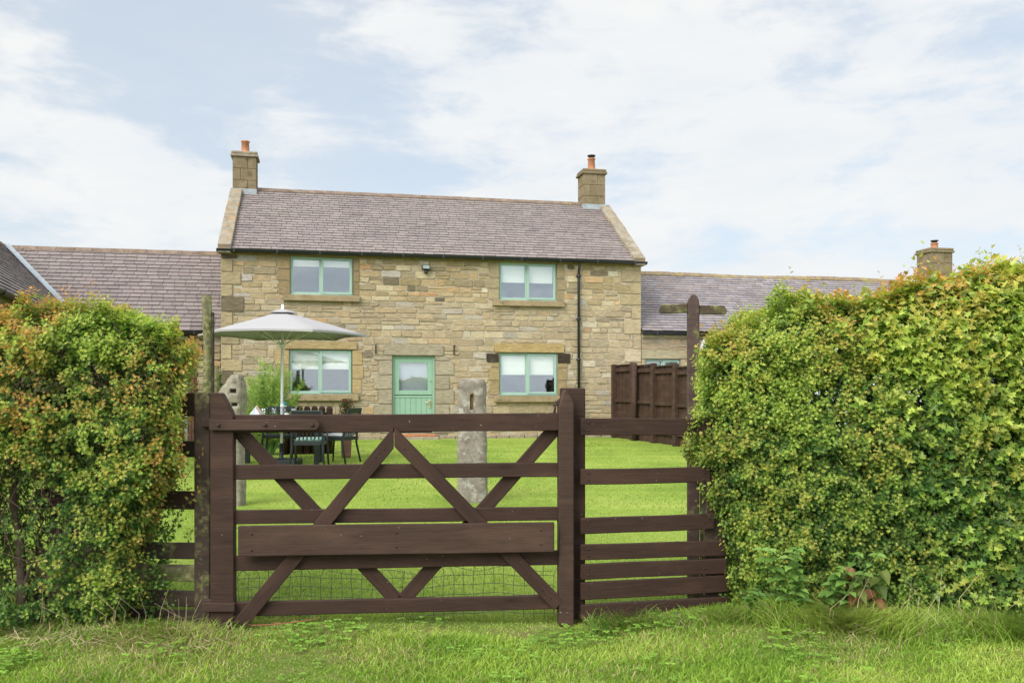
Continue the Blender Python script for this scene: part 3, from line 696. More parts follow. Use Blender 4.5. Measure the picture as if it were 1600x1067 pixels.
def chimney(o, cx, cy, z0, z1, w_, d_, cowl, potz):
    st = Stones(); n = max(3, int(round((z1 - z0) / .34))); hh = (z1 - z0) / n; cols = [(150, 130, 90), (134, 122, 98), (158, 136, 92), (126, 112, 84)]
    bm = bmesh.new()
    for i in range(n):
        za, zb = z0 + i * hh + .003, z0 + (i + 1) * hh - .003; k = .5 + (.14 if i % 2 else -.16)
        for (a, b) in ((0, k), (k, 1)):
            add_box(bm, (cx - w_ / 2 + w_ * (a + b) / 2, cy, (za + zb) / 2), (w_ * (b - a) - .006, d_ + random.uniform(-.006, .006), zb - za), bevel=.008)
    c = from_bm('chimney', bm, CHIM, o)
    bm = bmesh.new(); add_box(bm, (cx, cy, z1 + .03), (w_ + .1, d_ + .1, .07), bevel=.01); add_box(bm, (cx, cy, z1 + .105), (w_ + .06, d_ + .06, .08), bevel=.02)
    from_bm('chimney_cap', bm, COPING if not cowl else CHIM, c)
    bm = bmesh.new(); b0 = z1 + .13
    add_lathe(bm, [(.15, -.0), (.14, .05), (.105, .06), (.11, .10), (.098, potz - .05), (.118, potz - .04), (.118, potz - .01), (.10, potz)], (cx, cy, b0), 18)
    from_bm('chimney_pot', bm, TERRA, c)
    if cowl:
        bm = bmesh.new(); add_lathe(bm, [(.085, potz), (.085, potz + .05), (.12, potz + .055), (.12, potz + .085), (.02, potz + .10)], (cx, cy, b0), 16); from_bm('cowl', bm, CHARC, c)
    bm = bmesh.new(); add_box(bm, (cx, cy - .005, z0 + .30), (w_ + .03, d_ + .035, .22), bevel=.006)
    add_box(bm, (cx, cy - d_ / 2 - .085, z0 + .20 - .07), (w_ + .12, .18, .02), rot=Matrix.Rotation(R(34), 4, 'X'))
    from_bm('lead_flashing', bm, LEAD, c)
SILL = mat_lichen('sandstone_sill', (0.24, 0.185, 0.11), (0.35, 0.275, 0.17), (0.22, 0.19, 0.11), .6, .5, 5, .4)
build_cottage()

# ------------------------------------------------------------------ left wing and its cross wing
def build_left_wing():
    back = .15; ez, rz = 2.78 - HZ, 5.11 - HZ; D2 = 3.1; x1 = -.0; x0 = -5.75
    o = empty('stone_wing', (HP.x, HP.y, HZ), TH)
    tag(o, 'low stone wing with purple slate roof joined to the left of the cottage', 'house')
    st = Stones(); xk = -4.2
    door = (HP.w(283), HP.w(306), -0.1, 2.05 - HZ)
    rubble(st, xk, x1 - .01, 0.0, ez - .1, [door], seed=9)
    wl = st.build('wall', STONE, o, loc=(0, back, 0))
    bm = bmesh.new(); mortar_sheet(bm, xk, x1 - .01, -.3, ez, [door], .12, back); wb = bmesh.new(); wb.faces.new([wb.verts.new(p) for p in ((x0 - 2.6, back + 6.2, -.3), (0, back + 6.2, -.3), (0, back + 6.2, ez), (x0 - 2.6, back + 6.2, ez))]); from_bm('rear_wall', wb, BLOCKWORK, o)
    from_bm('mortar', bm, simple('lime_mortar_left', (0.38, 0.325, 0.235), 0.95, var=0.25, scale=5), wl)
    bm = bmesh.new(); n = 5; pw = (door[1] - door[0]) / n
    for i in range(n): add_box(bm, (door[0] + pw * (i + .5), back + .09, (door[2] + door[3]) / 2), (pw - .006, .04, door[3] - door[2]), bevel=.006)
    from_bm('plank_door', bm, REDWOOD, o)
    bm = bmesh.new(); xw = HP.w(290); add_tube(bm, [(xw, .05, 0), (xw, .05, 2.05 - HZ)], .038, 8); add_box(bm, (xw, .03, 1.5), (.12, .1, .04)); from_bm('downpipe', bm, WHITEM, o)
    pitch = math.atan2(rz - ez, D2 + .1); ln = math.hypot(rz - ez, D2 + .1); B = (0, math.cos(pitch), math.sin(pitch)); eo = back - .1
    X0 = -6.4
    def valley_x(s): # valley line, from eave to ridge junction
        return -3.02 + (-5.75 + 3.02) * s / ln
    roof = slates('roof', o, (X0, eo, ez + .02), (1, 0, 0), B, -X0 - .01, ln, ln / 21.0, .27, SLATE_LEFT, keep=lambda a, s: X0 + a > valley_x(s) - .05, seed=8)
    bm = bmesh.new()
    V = [bm.verts.new(p) for p in ((-3.02, eo, ez), (-.01, eo, ez), (-.01, eo + D2 + .1, rz - .004), (-5.75, eo + D2 + .1, rz - .004), (-8.6, back + 6.2, ez), (-.01, back + 6.2, ez))]
    bm.faces.new(V[:4]); bm.faces.new((V[3], V[2], V[5], V[4])); from_bm('roof_underlay', bm, PLAINROOF, roof)
    bm = bmesh.new(); ridge_tiles(bm, -5.85, -.01, eo + D2 + .1, rz + .03, pitch); from_bm('ridge_tiles', bm, RIDGE, roof)
    # lead valley
    K = Vector((-3.00, eo - .03, ez + .09)); J = Vector((-5.72, eo + D2 + .07, rz + .10)); dr = (J - K).normalized(); sd = dr.cross(Vector((0, 0, 1))).normalized() * .085
    bm = bmesh.new(); V = [bm.verts.new(p) for p in (K - sd + Vector((0, 0, .015)), K + sd + Vector((0, 0, .015)), J + sd + Vector((0, 0, .015)), J - sd + Vector((0, 0, .015)), K, J)]
    bm.faces.new((V[0], V[4], V[5], V[3])); bm.faces.new((V[4], V[1], V[2], V[5])); from_bm('lead_valley', bm, LEAD, roof)
    bm = bmesh.new(); gutter(bm, -3.0, -.02, eo - .05, ez); from_bm('gutter', bm, BLACKP, o)
    # cross wing, running towards the viewer
    M = o.matrix_basis if False else Matrix.Translation((HP.x, HP.y, HZ)) @ Matrix.Rotation(TH, 4, 'Z')
    Kw = M @ Vector((-3.02, eo, ez)); Jw = M @ Vector((-5.75, eo + D2 + .1, rz))
    g = Vector((.305, -.952, 0)).normalized(); nrm = Vector((-g.y, g.x, 0)); nrm = nrm if nrm.x > 0 else -nrm     # east
    hw = -(Jw - Kw).dot(nrm)      # half width
    a = math.atan2(g.y, g.x)
    c = empty('stone_outhouse', Kw - Vector((0, 0, Kw.z - HZ)), a)
    tag(c, 'slate roofed stone wing running towards the camera at the far left edge', 'house')
    # local: x along g, +y = left of g
    loc = lambda p: Matrix.Rotation(-a, 4, 'Z') @ (p - c.location)
    jl = loc(Jw); ly = 1 if jl.y > 0 else -1; jx, jy = jl.x, jl.y; LEN = 10.2
    rz2, ez2 = Jw.z - HZ, Kw.z - HZ
    p2 = math.atan2(rz2 - ez2, abs(jy)); l2 = math.hypot(rz2 - ez2, jy); sg = 1 if jy > 0 else -1
    Xs = jx - .1
    def kp(aa, s): return Xs + aa > jx * s / l2 - .02
    rf = slates('roof', c, (Xs, 0, ez2 + .02), (1, 0, 0), (0, sg * math.cos(p2), math.sin(p2)), LEN - Xs, l2, l2 / 21, .27, SLATE_LEFT, keep=kp, seed=12)
    bm = bmesh.new(); V = [bm.verts.new(p) for p in ((0, 0, ez2), (LEN, 0, ez2), (LEN, jy, rz2), (jx, jy, rz2), (LEN, 2 * jy, ez2), (jx - 3, 2 * jy, ez2), (jx - 3, jy, rz2))]
    bm.faces.new((V[0], V[1], V[2], V[3])); bm.faces.new((V[6], V[2], V[4], V[5])); from_bm('roof_underlay', bm, PLAINROOF, rf)
    bm = bmesh.new(); ridge_tiles(bm, jx - .2, LEN, jy, rz2 + .03, p2); from_bm('ridge_tiles', bm, RIDGE, rf)
    iy = sg * .12; st = Stones()
    bm = bmesh.new(); q = lambda *p: bm.faces.new([bm.verts.new(v) for v in p])
    q((.1, iy, -.4), (LEN, iy, -.4), (LEN, iy, ez2), (.1, iy, ez2)); q((LEN, iy, -.4), (LEN, 2 * jy, -.4), (LEN, 2 * jy, ez2), (LEN, jy, rz2 - .03), (LEN, iy, ez2)); q((-2, 2 * jy, -.4), (LEN, 2 * jy, -.4), (LEN, 2 * jy, ez2), (-2, 2 * jy, ez2))
    from_bm('wall', bm, BLOCKWORK, c)
    bm = bmesh.new(); gutter(bm, .05, LEN, -sg * .05, ez2, .06); from_bm('gutter', bm, BLACKP, c)
build_left_wing()

# ------------------------------------------------------------------ right wing
def build_right_wing():
    RP = HP; Wd = HP.w(1001.5); ez, rz = 2.93 - HZ, 4.87 - HZ; D2 = 3.05; xe = HP.w(1520)
    o = empty('stone_cottage', HP.P(Wd, 0, HZ), TH); L = xe - Wd
    tag(o, 'long single storey stone cottage with mossy ridge right of the tall cottage', 'house')
    a0, a1, c0, c1 = coords(1008, 1063, 561, 640); win = (a0 - Wd, a1 - Wd, c0 - HZ, c1 - HZ)
    st = Stones(); li = coords(996, 1078, 545, 560.5); li = (max(.01, li[0] - Wd), li[1] - Wd, win[3], win[3] + .24)
    fr = (0.01, L, ez - .30, ez - .12)
    st.stone(li[0], li[1], li[2] + .005, li[3], lin((170, 160, 130)), .03, .002, .006)
    st.stone(fr[0], 4.0, fr[2] + .13, fr[3] + .1, lin((178, 166, 132)), .05, .001, .005); st.stone(4.01, L, fr[2] + .13, fr[3] + .1, lin((174, 160, 128)), .05, .001, .005)
    win2 = (4.6, 5.6, win[2], win[3])
    rubble(st, .01, L, 0, ez - .17, [win, li, win2], .14, .24, .25, .6, seed=14)
    wl = st.build('wall', STONE, o)
    bm = bmesh.new(); mortar_sheet(bm, .01, L, -.3, ez, [win, win2], .16); from_bm('mortar', bm, simple('lime_mortar_right', (0.38, 0.325, 0.235), 0.95, var=0.25, scale=5), wl)
    for h in (win, win2): bm = bmesh.new(); room(bm, *h); from_bm('interior', bm, INTERIOR, wl)
    g = build_window(o, *win, .08, .5, False); build_window(o, *win2, .3, .5)
    bm = bmesh.new(); D = 2 * D2
    bm.faces.new([bm.verts.new(p) for p in ((L, 0, -.3), (L, D, -.3), (L, D, ez), (L, D2, rz - .03), (L, 0, ez))]); bm.faces.new([bm.verts.new(p) for p in ((0, D, -.3), (L, D, -.3), (L, D, ez), (0, D, ez))])
    from_bm('gable_wall', bm, BLOCKWORK, o)
    pitch = math.atan2(rz - ez, D2 + .1); ln = math.hypot(rz - ez, D2 + .1)
    roof = slates('roof', o, (.01, -.1, ez + .02), (1, 0, 0), (0, math.cos(pitch), math.sin(pitch)), L + .05, ln, ln / 24, .27, SLATE_RIGHT, seed=21)
    bm = bmesh.new(); V = [bm.verts.new(p) for p in ((.01, -.09, ez), (L, -.09, ez), (L, D2, rz - .004), (.01, D2, rz - .004), (L, D, ez), (.01, D, ez))]
    bm.faces.new(V[:4]); bm.faces.new((V[3], V[2], V[4], V[5])); from_bm('roof_underlay', bm, PLAINROOF, roof)
    bm = bmesh.new(); ridge_tiles(bm, .01, L, D2, rz + .03, pitch, .5, .19, .02); from_bm('ridge_tiles', bm, RIDGE_R, roof)
    bm = bmesh.new(); gutter(bm, -.02, L, -.15, ez - .02); from_bm('gutter', bm, BLACKP, o)
    P_ = HP.P(0, D2, 0); PL = Plane(P_.x, P_.y, TH); cx = PL.w(1460) - Wd
    chimney(o, cx, D2, rz - .45, 5.78 - HZ, .78, .70, True, .22)
build_right_wing()

# ------------------------------------------------------------------ timber helpers
def beam(parent, name, p0, p1, h, t, mat, bevel=.004, ends=None, warp=0.0):
    """board from p0 to p1 (parent's local x,y,z), h high across, t thick"""
    p0, p1 = Vector(p0), Vector(p1); x = (p1 - p0); L = x.length; x.normalize()
    z = Vector((0, 0, 1)) if abs(x.z) < .9 else Vector((-1, 0, 0)) if x.z > 0 else Vector((1, 0, 0))
    y = z.cross(x).normalized(); z = x.cross(y).normalized()
    m = Matrix((x, y, z)).transposed().to_4x4(); m.translation = p0
    bm = bmesh.new(); n = max(1, int(L / .25)) if warp else 1
    if ends: add_prism(bm, ends(L, h), -t / 2, t / 2, bevel)
    else:
        ks = [L * i / n for i in range(n + 1)]; dz = [random.uniform(-warp, warp) for _ in ks]
        pts = [(k, -h / 2 + e) for k, e in zip(ks, dz)] + [(k, h / 2 + e) for k, e in list(zip(ks, dz))[::-1]]
        add_prism(bm, pts, -t / 2, t / 2, bevel)
    return from_bm(name, bm, mat, parent, mat=m)

# ------------------------------------------------------------------ gate
GA = R(5.1); GX0 = (349 - CX) / F * 4.93
GP = Plane(GX0, 4.93, GA)
def build_gate():
    gz0 = g1(GX0, 4.93); o = empty('field_gate', (GX0, 4.93, 0), GA)
    tag(o, 'dark brown wooden five bar gate with diagonal braces between the hedges', 'gate')
    def q(px, py): return GP.wz(px, py)
    def rail(pts, t=.034, y=0.0, mat=WOOD, name='rail'):
        (x0, ya0, yb0), (x1, ya1, yb1) = pts
        w0, zt0 = q(x0, ya0); _, zb0 = q(x0, yb0); w1, zt1 = q(x1, ya1); _, zb1 = q(x1, yb1)
        beam(o, name, (w0, y, (zt0 + zb0) / 2), (w1, y, (zt1 + zb1) / 2), ((zt0 - zb0) + (zt1 - zb1)) / 2, t, mat, .004, warp=.0012)
    rail(((360, 648, 676), (876, 645.5, 672.5)), .045)
    rail(((360, 726.5, 749), (876, 722.5, 744.5)))
    rail(((360, 797, 818.5), (876, 791.5, 812)))
    rail(((360, 869, 891), (876, 859, 881.5)))
    rail(((366, 939.5, 962), (876, 929, 949.5)))
    rail(((377, 818.5, 865), (863, 812, 858)), .026, -.075, WOOD_L, 'name_board')
    # stiles
    w0, zt = q(349, 614); _, zb = q(349, 987)
    hw = .062; bm = bmesh.new(); zs = q(349, 650)[1]
    add_prism(bm, [(-hw, zb), (hw + .004, zb), (hw, zs), (hw - .012, zs + .03), (.0, zt), (-.045, zt + .002), (-hw, zt)], -.035, .035, .005)
    m = Matrix.Translation((w0, 0, 0)); from_bm('stile', bm, WOOD, o, mat=m)
    w0, zt = q(883.5, 609.5); _, zb = q(889, 975); bm = bmesh.new(); hw = .043; zs = q(885, 628)[1]
    add_prism(bm, [(-hw, zb), (hw, zb), (hw, zs), (.0, zt), (-.012, zt), (-hw, zs - .02)], -.045, .04, .006)
    from_bm('stile', bm, WOOD_L, o, mat=Matrix.Translation((w0, 0, 0)))
    # braces: front pair leaning to the top middle, rear pair making a V
    def brace(a, b, y, mat, hh=.078):
        w0, z0 = q(*a); w1, z1 = q(*b); beam(o, 'brace', (w0, y, z0), (w1, y, z1), hh, .028, mat)
    def brace_cut(a, b, y, mat, side, hh=.078):
        """brace whose upper end is cut upright, meeting its twin at the middle"""
        w0, z0 = q(*a); w1, z1 = q(*b); dx, dz = w1 - w0, z1 - z0; L = math.hypot(dx, dz); ux, uz = dx / L, dz / L
        nx, nz = (-uz, ux); 
        if nz < 0: nx, nz = -nx, -nz
        h = hh / 2; t = h * (nx / ux)     # shift along the brace for a vertical cut
        up = (w1 + nx * h - ux * t, z1 + nz * h - uz * t); lo = (w1 - nx * h + ux * t, z1 - nz * h + uz * t)
        bm = bmesh.new(); pts = [(w0 + nx * h, z0 + nz * h), up, lo, (w0 - nx * h, z0 - nz * h)]
        m = Matrix(((ux, 0, -uz, w0), (0, 1, 0, y), (uz, 0, ux, z0), (0, 0, 0, 1))); mi = m.inverted()
        P2 = [(lambda v: (v.x, v.z))(mi @ Vector((a_, y, b_))) for a_, b_ in pts]
        add_prism(bm, P2, -.014, .014, .003); from_bm('brace', bm, mat, o, mat=m)
    brace_cut((377, 972), (615.5, 683), -.0318, WOOD, 1); brace_cut((872, 943), (616.5, 681), -.0318, WOOD, -1)
    brace((370, 672), (622, 942), .0322, WOOD); brace((868, 670), (627, 942), .0322, WOOD)
    # hinge strap and lower strap
    w0, z0 = q(331, 663.5); w1, z1 = q(502, 663); h = .058
    def ends(L, h): return [(0, -h / 2), (L - .02, -h / 2), (L - .004, -h * .2), (L - .004, h * .2), (L - .02, h / 2), (0, h / 2)]
    st = beam(o, 'hinge_strap', (w0, -.052, z0), (w1, -.052, z1), h, .018, WOOD_L, .003, ends)
    for px in (345, 417, 490):
        w_, z_ = q(px, 663.5); bm = bmesh.new(); add_lathe(bm, [(.010, 0), (.010, .006), (.005, .012)], (0, 0, 0), 8)
        b = from_bm('bolt', bm, IRON, st); b.matrix_local = Matrix.Translation(((w_ - w0), -.009, 0)) @ Matrix.Rotation(R(90), 4, 'X')
    w0, z0 = q(319, 945); w1, z1 = q(370, 945); beam(o, 'hinge_strap', (w0, -.046, z0), (w1, -.046, z1), .048, .02, WOOD_L, .003)
    # latch
    w0, z0 = q(869, 632); bm = bmesh.new()
    add_tube(bm, [(w0 - .02, -.01, z0), (w0 + .03, -.01, z0 + .005)], .008, 8); add_tube(bm, [(w0 - .012, -.01, z0 - .05), (w0 - .006, -.01, z0)], .007, 8)
    for k in range(4): add_tube(bm, [(w0 - .006 + k * .008, -.012, z0 + .004), (w0 - .004 + k * .009, -.014, z0 + .022 + k * .006)], .0032, 6)
    from_bm('latch', bm, IRON, o)
    return o
build_gate()
def post(name, px0, px1, py0, Y, depth, mat, label, cat, top='flat', base=None, group=None, bevel=.006):
    x0, x1 = (px0 - CX) / F * Y, (px1 - CX) / F * Y; zt = CH + (HY - py0) * Y / F; cx = (x0 + x1) / 2; gb = g1(cx, Y)
    bm = bmesh.new(); add_box(bm, (0, depth / 2, (zt - gb) / 2 - .1), (x1 - x0, depth, zt - gb + .2), bevel=bevel)
    m = Matrix.Translation((cx, Y, gb)); o = from_bm(name, bm, mat); o.matrix_world = m
    return tag(o, label, cat, group)
post('gate_post', 876.5, 914.5, 606, 5.17, .15, WOOD, 'square brown gate post with flat top at the latch side of the gate', 'post')
post('gate_post', 303, 328, 613.5, 5.02, .13, WOOD_M, 'mossy dark gate post at the hinge side of the gate', 'post')
o = bpy.data.objects['gate_post.001']
for z_ in (1.30 - .17, .12): bm = bmesh.new(); add_box(bm, (.06, -.012, z_), (.11, .03, .05), bevel=.004); add_tube(bm, [(.075, -.02, z_ - .05), (.075, -.02, z_ + .06)], .012, 8); from_bm('hinge_pin', bm, IRON, o)

# ------------------------------------------------------------------ slatted fences beside the gate
FP = Plane((912 - CX) / F * 5.13, 5.13, R(13))
def build_right_fence():
    o = empty('slatted_fence', (FP.x, FP.y, 0), R(13)); tag(o, 'brown seven rail fence between the latch post and the right hedge', 'fence')
    rows = [(653, 680, 653, 678, 1108), (732.5, 757, 728.5, 752, 1106), (808.5, 834, 801.5, 825, 1112), (849, 873.5, 843, 866, 1130), (880, 904, 871, 894, 1132), (908, 936, 897, 922, 1134), (944, 967, 930, 953, 1134)]
    for (a, b, c, d_, xe) in rows:
        w0, z0 = FP.wz(905, a); _, z1 = FP.wz(905, b); w1, z2 = FP.wz(xe, c); _, z3 = FP.wz(xe, d_)
        beam(o, 'rail', (w0, -.02, (z0 + z1) / 2), (w1, -.02, (z2 + z3) / 2), (z0 - z1 + z2 - z3) / 2, .03, WOOD, .004, warp=.0025)
    w0 = FP.w(1104); w1 = FP.w(1135); zt = FP.wz(1120, 640)[1]
    bm = bmesh.new(); add_box(bm, (0, .05, zt / 2 - .05), (w1 - w0, .1, zt + .1), bevel=.006); from_bm('post', bm, WOOD_M, o, ((w0 + w1) / 2, 0, 0))
build_right_fence()
LP = Plane((318 - CX) / F * 5.12, 5.12, R(-2))
def build_left_fence():
    o = empty('slatted_fence', (LP.x, LP.y, 0), R(-2)); tag(o, 'mossy brown rail fence half hidden behind the left hedge', 'fence')
    rows = [(614, 650, WOOD), (689, 714, WOOD_M), (767, 795, WOOD), (847, 872, WOOD_M), (882, 907, WOOD_MM), (922, 946, WOOD_M), (952, 979, WOOD_M), (984, 996, WOOD_M)]
    for (a, b, m) in rows:
        w0, z0 = LP.wz(322, a); _, z1 = LP.wz(322, b); w1 = LP.w(60)
        beam(o, 'rail', (w1, -.02, (z0 + z1) / 2 + .01), (w0, -.02, (z0 + z1) / 2), z0 - z1, .03, m, .004, warp=.003)
    for px in (317, 90):
        w_ = LP.w(px); bm = bmesh.new(); add_box(bm, (0, .05, .57), (.10, .1, 1.42), bevel=.006); from_bm('post', bm, WOOD_M, o, (w_, 0, 0))
build_left_fence()

def nails(owner, pl, spots_, y):
    for px, py in spots_:
        w_, z_ = pl.wz(px, py); bm = bmesh.new(); add_lathe(bm, [(.0055, 0), (.0055, .003), (.002, .005)], (0, 0, 0), 8)
        n_ = from_bm('nail', bm, IRON, owner); n_.matrix_local = Matrix.Translation((w_, y, z_)) @ Matrix.Rotation(R(90), 4, 'X')
_g = bpy.data.objects['field_gate']; nails(_g, GP, [(400, 960), (432, 930), (601, 700), (588, 712), (632, 700), (846, 918), (858, 930)], -.046)
nails(_g, GP, [(398, 830), (398, 855), (620, 828), (620, 850), (842, 824), (842, 846)], -.089)
nails(bpy.data.objects['slatted_fence'], FP, [(px_, y_) for px_ in (916, 1096) for y_ in (660, 672, 738, 748, 814, 826, 856, 866, 886, 896, 914, 926)], -.036)

# ------------------------------------------------------------------ wire mesh behind the gate
def build_mesh_fence():
    Y = 5.14; o_ = empty('wire_netting', ((372 - CX) / F * Y, Y, 0), R(4)); tag(o_, 'low square wire netting standing on the grass behind the gate', 'netting')
    bm = bmesh.new(); s = 16.0 / F * Y; n = 31; rw = .0018
    tops = [.265 + random.uniform(-.006, .006) for _ in range(n + 1)]
    def P(i, z): return (i * s + .004 * math.sin(i * 1.7 + z * 20), .01 * math.sin(i * .8 + z * 9), z + .01 * math.sin(i * .33) + .004 * math.sin(i * 1.3))
    for i in range(n + 1):
        zt = .30 if random.random() < .35 else .27
        pts = [P(i, z) for z in (-.03, .05, .11, .17, .23, zt - .02)] 
        b = random.uniform(-.03, .03); q = P(i, zt + .01); pts.append((q[0] + b, q[1] - .01, q[2] + (.02 if zt > .28 else 0))); add_tube(bm, pts, rw, 3, False)
    for z in (.015, .07, .125, .18, .235, .272):
        add_tube(bm, [P(i * .5, z + (.015 * math.sin(i * .5) if z > .25 else 0)) for i in range(2 * n + 1)], rw, 3, False)
    from_bm('wire', bm, WIRE, o_)
build_mesh_fence()

# ------------------------------------------------------------------ finger post
def build_fingerpost():
    Y = 5.62; x = (1083 - CX) / F * Y; gb = g1(x, Y); s = Y / F
    o = empty('finger_post', (x, Y, gb), R(-6)); tag(o, 'weathered mossy footpath post with two short blank fingers beside the right hedge', 'signpost')
    zt = CH + (HY - 461) * s - gb; bm = bmesh.new(); h = .036
    pts = [(-h, -.3), (h, -.3), (h, zt - .055), (h * .8, zt - .025), (h * .35, zt), (-h * .35, zt), (-h * .85, zt - .03), (-h, zt - .055)]
    add_prism(bm, pts, -h, h, .006); from_bm('post', bm, WOOD_SIGN, o)
    for (d_, L, py, tip) in ((-1, (1075 - 1030) * s, 482, .0), (1, (1135 - 1092) * s, 484.5, .02)):
        z = CH + (HY - py) * s - gb
        def ends(L_, hh): return [(0, -hh / 2), (L_ - .012, -hh / 2), (L_, -hh * .1), (L_ - .02, hh / 2), (0, hh / 2)]
        f = beam(o, 'finger', (h * d_ * .98, -.01, z), (h * d_ + L * d_ , -.01, z - .004), .056, .03, WOOD_F, .004, ends)
WOOD_F = mat_wood('lichened_finger', (0.03, 0.02, 0.014), (0.06, 0.042, 0.028), 0.5, 0.3)
build_fingerpost()

# ------------------------------------------------------------------ panel fence by the right corner of the house
def build_panel_fence():
    A = Vector(((961 - CX) / F * 23.0, 23.0)); Bq = Vector(((1092 - CX) / F * 18.3, 18.3))
    d_ = Bq - A; L = d_.length; a = math.atan2(d_.y, d_.x); o = empty('panel_fence', (A.x, A.y, g1(A.x, A.y)), a)
    tag(o, 'dark brown close boarded panel fence coming out from the cottage corner', 'fence')
    n = 4
    tot = L + 2.6; fr = [0, .27, .53, .78, 1.02, 1.28, 1.54]; xs = [L * f for f in fr]
    for i, (x0, x1) in enumerate(zip(xs, xs[1:])):
        zt = 1.84 - .05 * i; bm = bmesh.new(); k = int((x1 - x0) / .14); w_ = (x1 - x0) / k
        for j in range(k): add_box(bm, (x0 + w_ * (j + .5), .03 + (.008 if j % 2 else 0), zt / 2), (w_ + .02, .014, zt - random.uniform(0, .02)))
        for z_ in (.25, zt * .52, zt - .12): add_box(bm, ((x0 + x1) / 2, -.005, z_), (x1 - x0 - .1, .05, .08), bevel=.005)
        add_box(bm, ((x0 + x1) / 2, .02, zt + .01), (x1 - x0 - .06, .06, .03), bevel=.005)
        from_bm('panel', bm, WOOD_L, o)
    for i, x in enumerate(xs):
        bm = bmesh.new(); h = 1.88 - .05 * max(0, i - 1); add_box(bm, (0, -.03, h / 2), (.12, .12, h), bevel=.012); from_bm('post', bm, WOOD_L, o, (x, 0, 0))
    bm = bmesh.new(); add_tube(bm, [(xs[1] + .25, -.09, 0), (xs[1] + .25, -.09, 1.86)], .065, 10); from_bm('round_post', bm, WOOD_L, o)
build_panel_fence()

# ------------------------------------------------------------------ old stone gateposts on the lawn
def stone_post(px0, px1, py0, pyb, prof, mat, label, th, holes, seed, ee=.2):
    z_ = 0.06
    for _ in range(4): Y = F * (CH - z_) / (pyb - HY); z_ = g1((px0 + px1) / 2 / F, Y)
    s = Y / F; cx = ((px0 + px1) / 2 - CX) * s; H = (pyb - py0) * s
    bm = bmesh.new(); n = 30; seg = 20; r = random.Random(seed); rings = []
    for i in range(n + 1):
        t = i / n; z = H * t; L_, R_ = prof(t, s)
        ring = []
        for k in range(seg):
            a = 2 * math.pi * k / seg + math.pi / 4; c, sn = math.cos(a), math.sin(a); m = max(abs(c), abs(sn)); e = ee
            px = c / m * (1 - e) + c * e; py = sn / m * (1 - e) + sn * e
            nz = .008 * math.sin(5 * px + z * 9 + seed) * math.sin(3 * py - z * 6) + r.uniform(-.0045, .0045)
            xx = (L_ + R_) / 2 + px * (R_ - L_) / 2 + nz; yy = py * th / 2 + nz
            ring.append(bm.verts.new((xx, yy, z - (.03 if i == 0 else 0))))
        rings.append(ring)
    for a, b in zip(rings, rings[1:]):
        for k in range(seg): bm.faces.new((a[k], a[(k + 1) % seg], b[(k + 1) % seg], b[k])).smooth = True
    top = rings[-1]; c = bm.verts.new((sum(v.co.x for v in top) / seg, 0, H + .01))
    for k in range(seg): bm.faces.new((top[k], top[(k + 1) % seg], c)).smooth = True
    e = empty('stone_gatepost', (cx, Y, g1(cx, Y) - .02), 0)
    tag(e, label, 'post'); ob = from_bm('pillar', bm, mat, e)
    # slots cut with a boolean
    cb = bmesh.new()
    for (hx, hy, w_, h_) in holes: add_box(cb, (((hx - (px0 + px1) / 2) * s), -th / 2, (pyb - hy) * s), (w_ * s, .16, h_ * s))
    cm = bpy.data.meshes.new('slot'); bmesh.ops.recalc_face_normals(cb, faces=cb.faces[:]); cb.to_mesh(cm); cb.free(); cut = bpy.data.objects.new('slot_cutter', cm); COL.objects.link(cut); cut.location = e.location
    md = ob.modifiers.new('slot', 'BOOLEAN'); md.operation = 'DIFFERENCE'; md.object = cut; md.solver = 'EXACT'
    bpy.context.view_layer.update(); dg = bpy.context.evaluated_depsgraph_get(); me = bpy.data.meshes.new_from_object(ob.evaluated_get(dg)); ob.modifiers.clear(); ob.data = me; bpy.data.objects.remove(cut)
    return e, s
def prof_r(t, s):
    wl = -22.0 - .6 * math.sin(t * 5); wr = 22.5 + 1.2 * math.cos(t * 3)
    if t > .985: wl += 2.5; wr -= 2
    return wl * s, wr * s
e, s = stone_post(714, 761, 590, 783, prof_r, GATESTONE, 'upright grey lichened stone post with a rusted slot standing on the lawn', .28, [(738, 626, 5, 22)], 3, .07)
bm = bmesh.new(); add_box(bm, (0, -.145, (783 - 612) * s), (.035, .02, .018), bevel=.004); add_box(bm, (.004, -.10, (783 - 626) * s), (.022, .02, .16)); from_bm('iron_staple', bm, simple('orange_rust', (.22, .12, .04), .9), e)
def prof_l(t, s):
    wl, wr = -18.0, 20.0
    if t > .86: wl += (t - .86) / .14 * 20
    if t < .35: wl += (0.35 - t) * 35
    if t > .96: wr -= 3
    wr += 1.5 * math.sin(t * 9); wl += 1.5 * math.sin(t * 7 + 1)
    return wl * s, wr * s
stone_post(341, 380, 583, 789, prof_l, GATESTONE2, 'pale holed stone post with slanted top behind the hinge end of the gate', .22, [(369, 608, 9, 6), (371, 629, 9, 5)], 5)
# tall mossy timber posts behind the left gatepost
def round_post(px, py, Y, r_, label, h2=None):
    x = (px - CX) / F * Y; gb = g1(x, Y); H = CH + (HY - py) * Y / F - gb; bm = bmesh.new()
    pts = [(0.01 * math.sin(i * 1.3) * (i / 8), .005 * math.cos(i), H * i / 8 - (.1 if i == 0 else 0)) for i in range(9)]; add_tube(bm, pts, [r_ * 1.1] * 4 + [r_] * 5, 10)
    o = from_bm('mossy_post', bm, WOOD_MM); o.matrix_world = Matrix.Translation((x, Y, gb)); tag(o, label, 'post'); return o
o = round_post(324, 462, 8.4, .045, 'tall slim mossy post rising above the left fence'); 
bm = bmesh.new(); add_box(bm, (.052, 0.0, 1.05), (.022, .03, 2.0), bevel=.004); from_bm('batten', bm, WOOD_M, o)
round_post(337, 571, 12.5, .05, 'short dark mossy stump post between the tall mossy post and the holed stone')

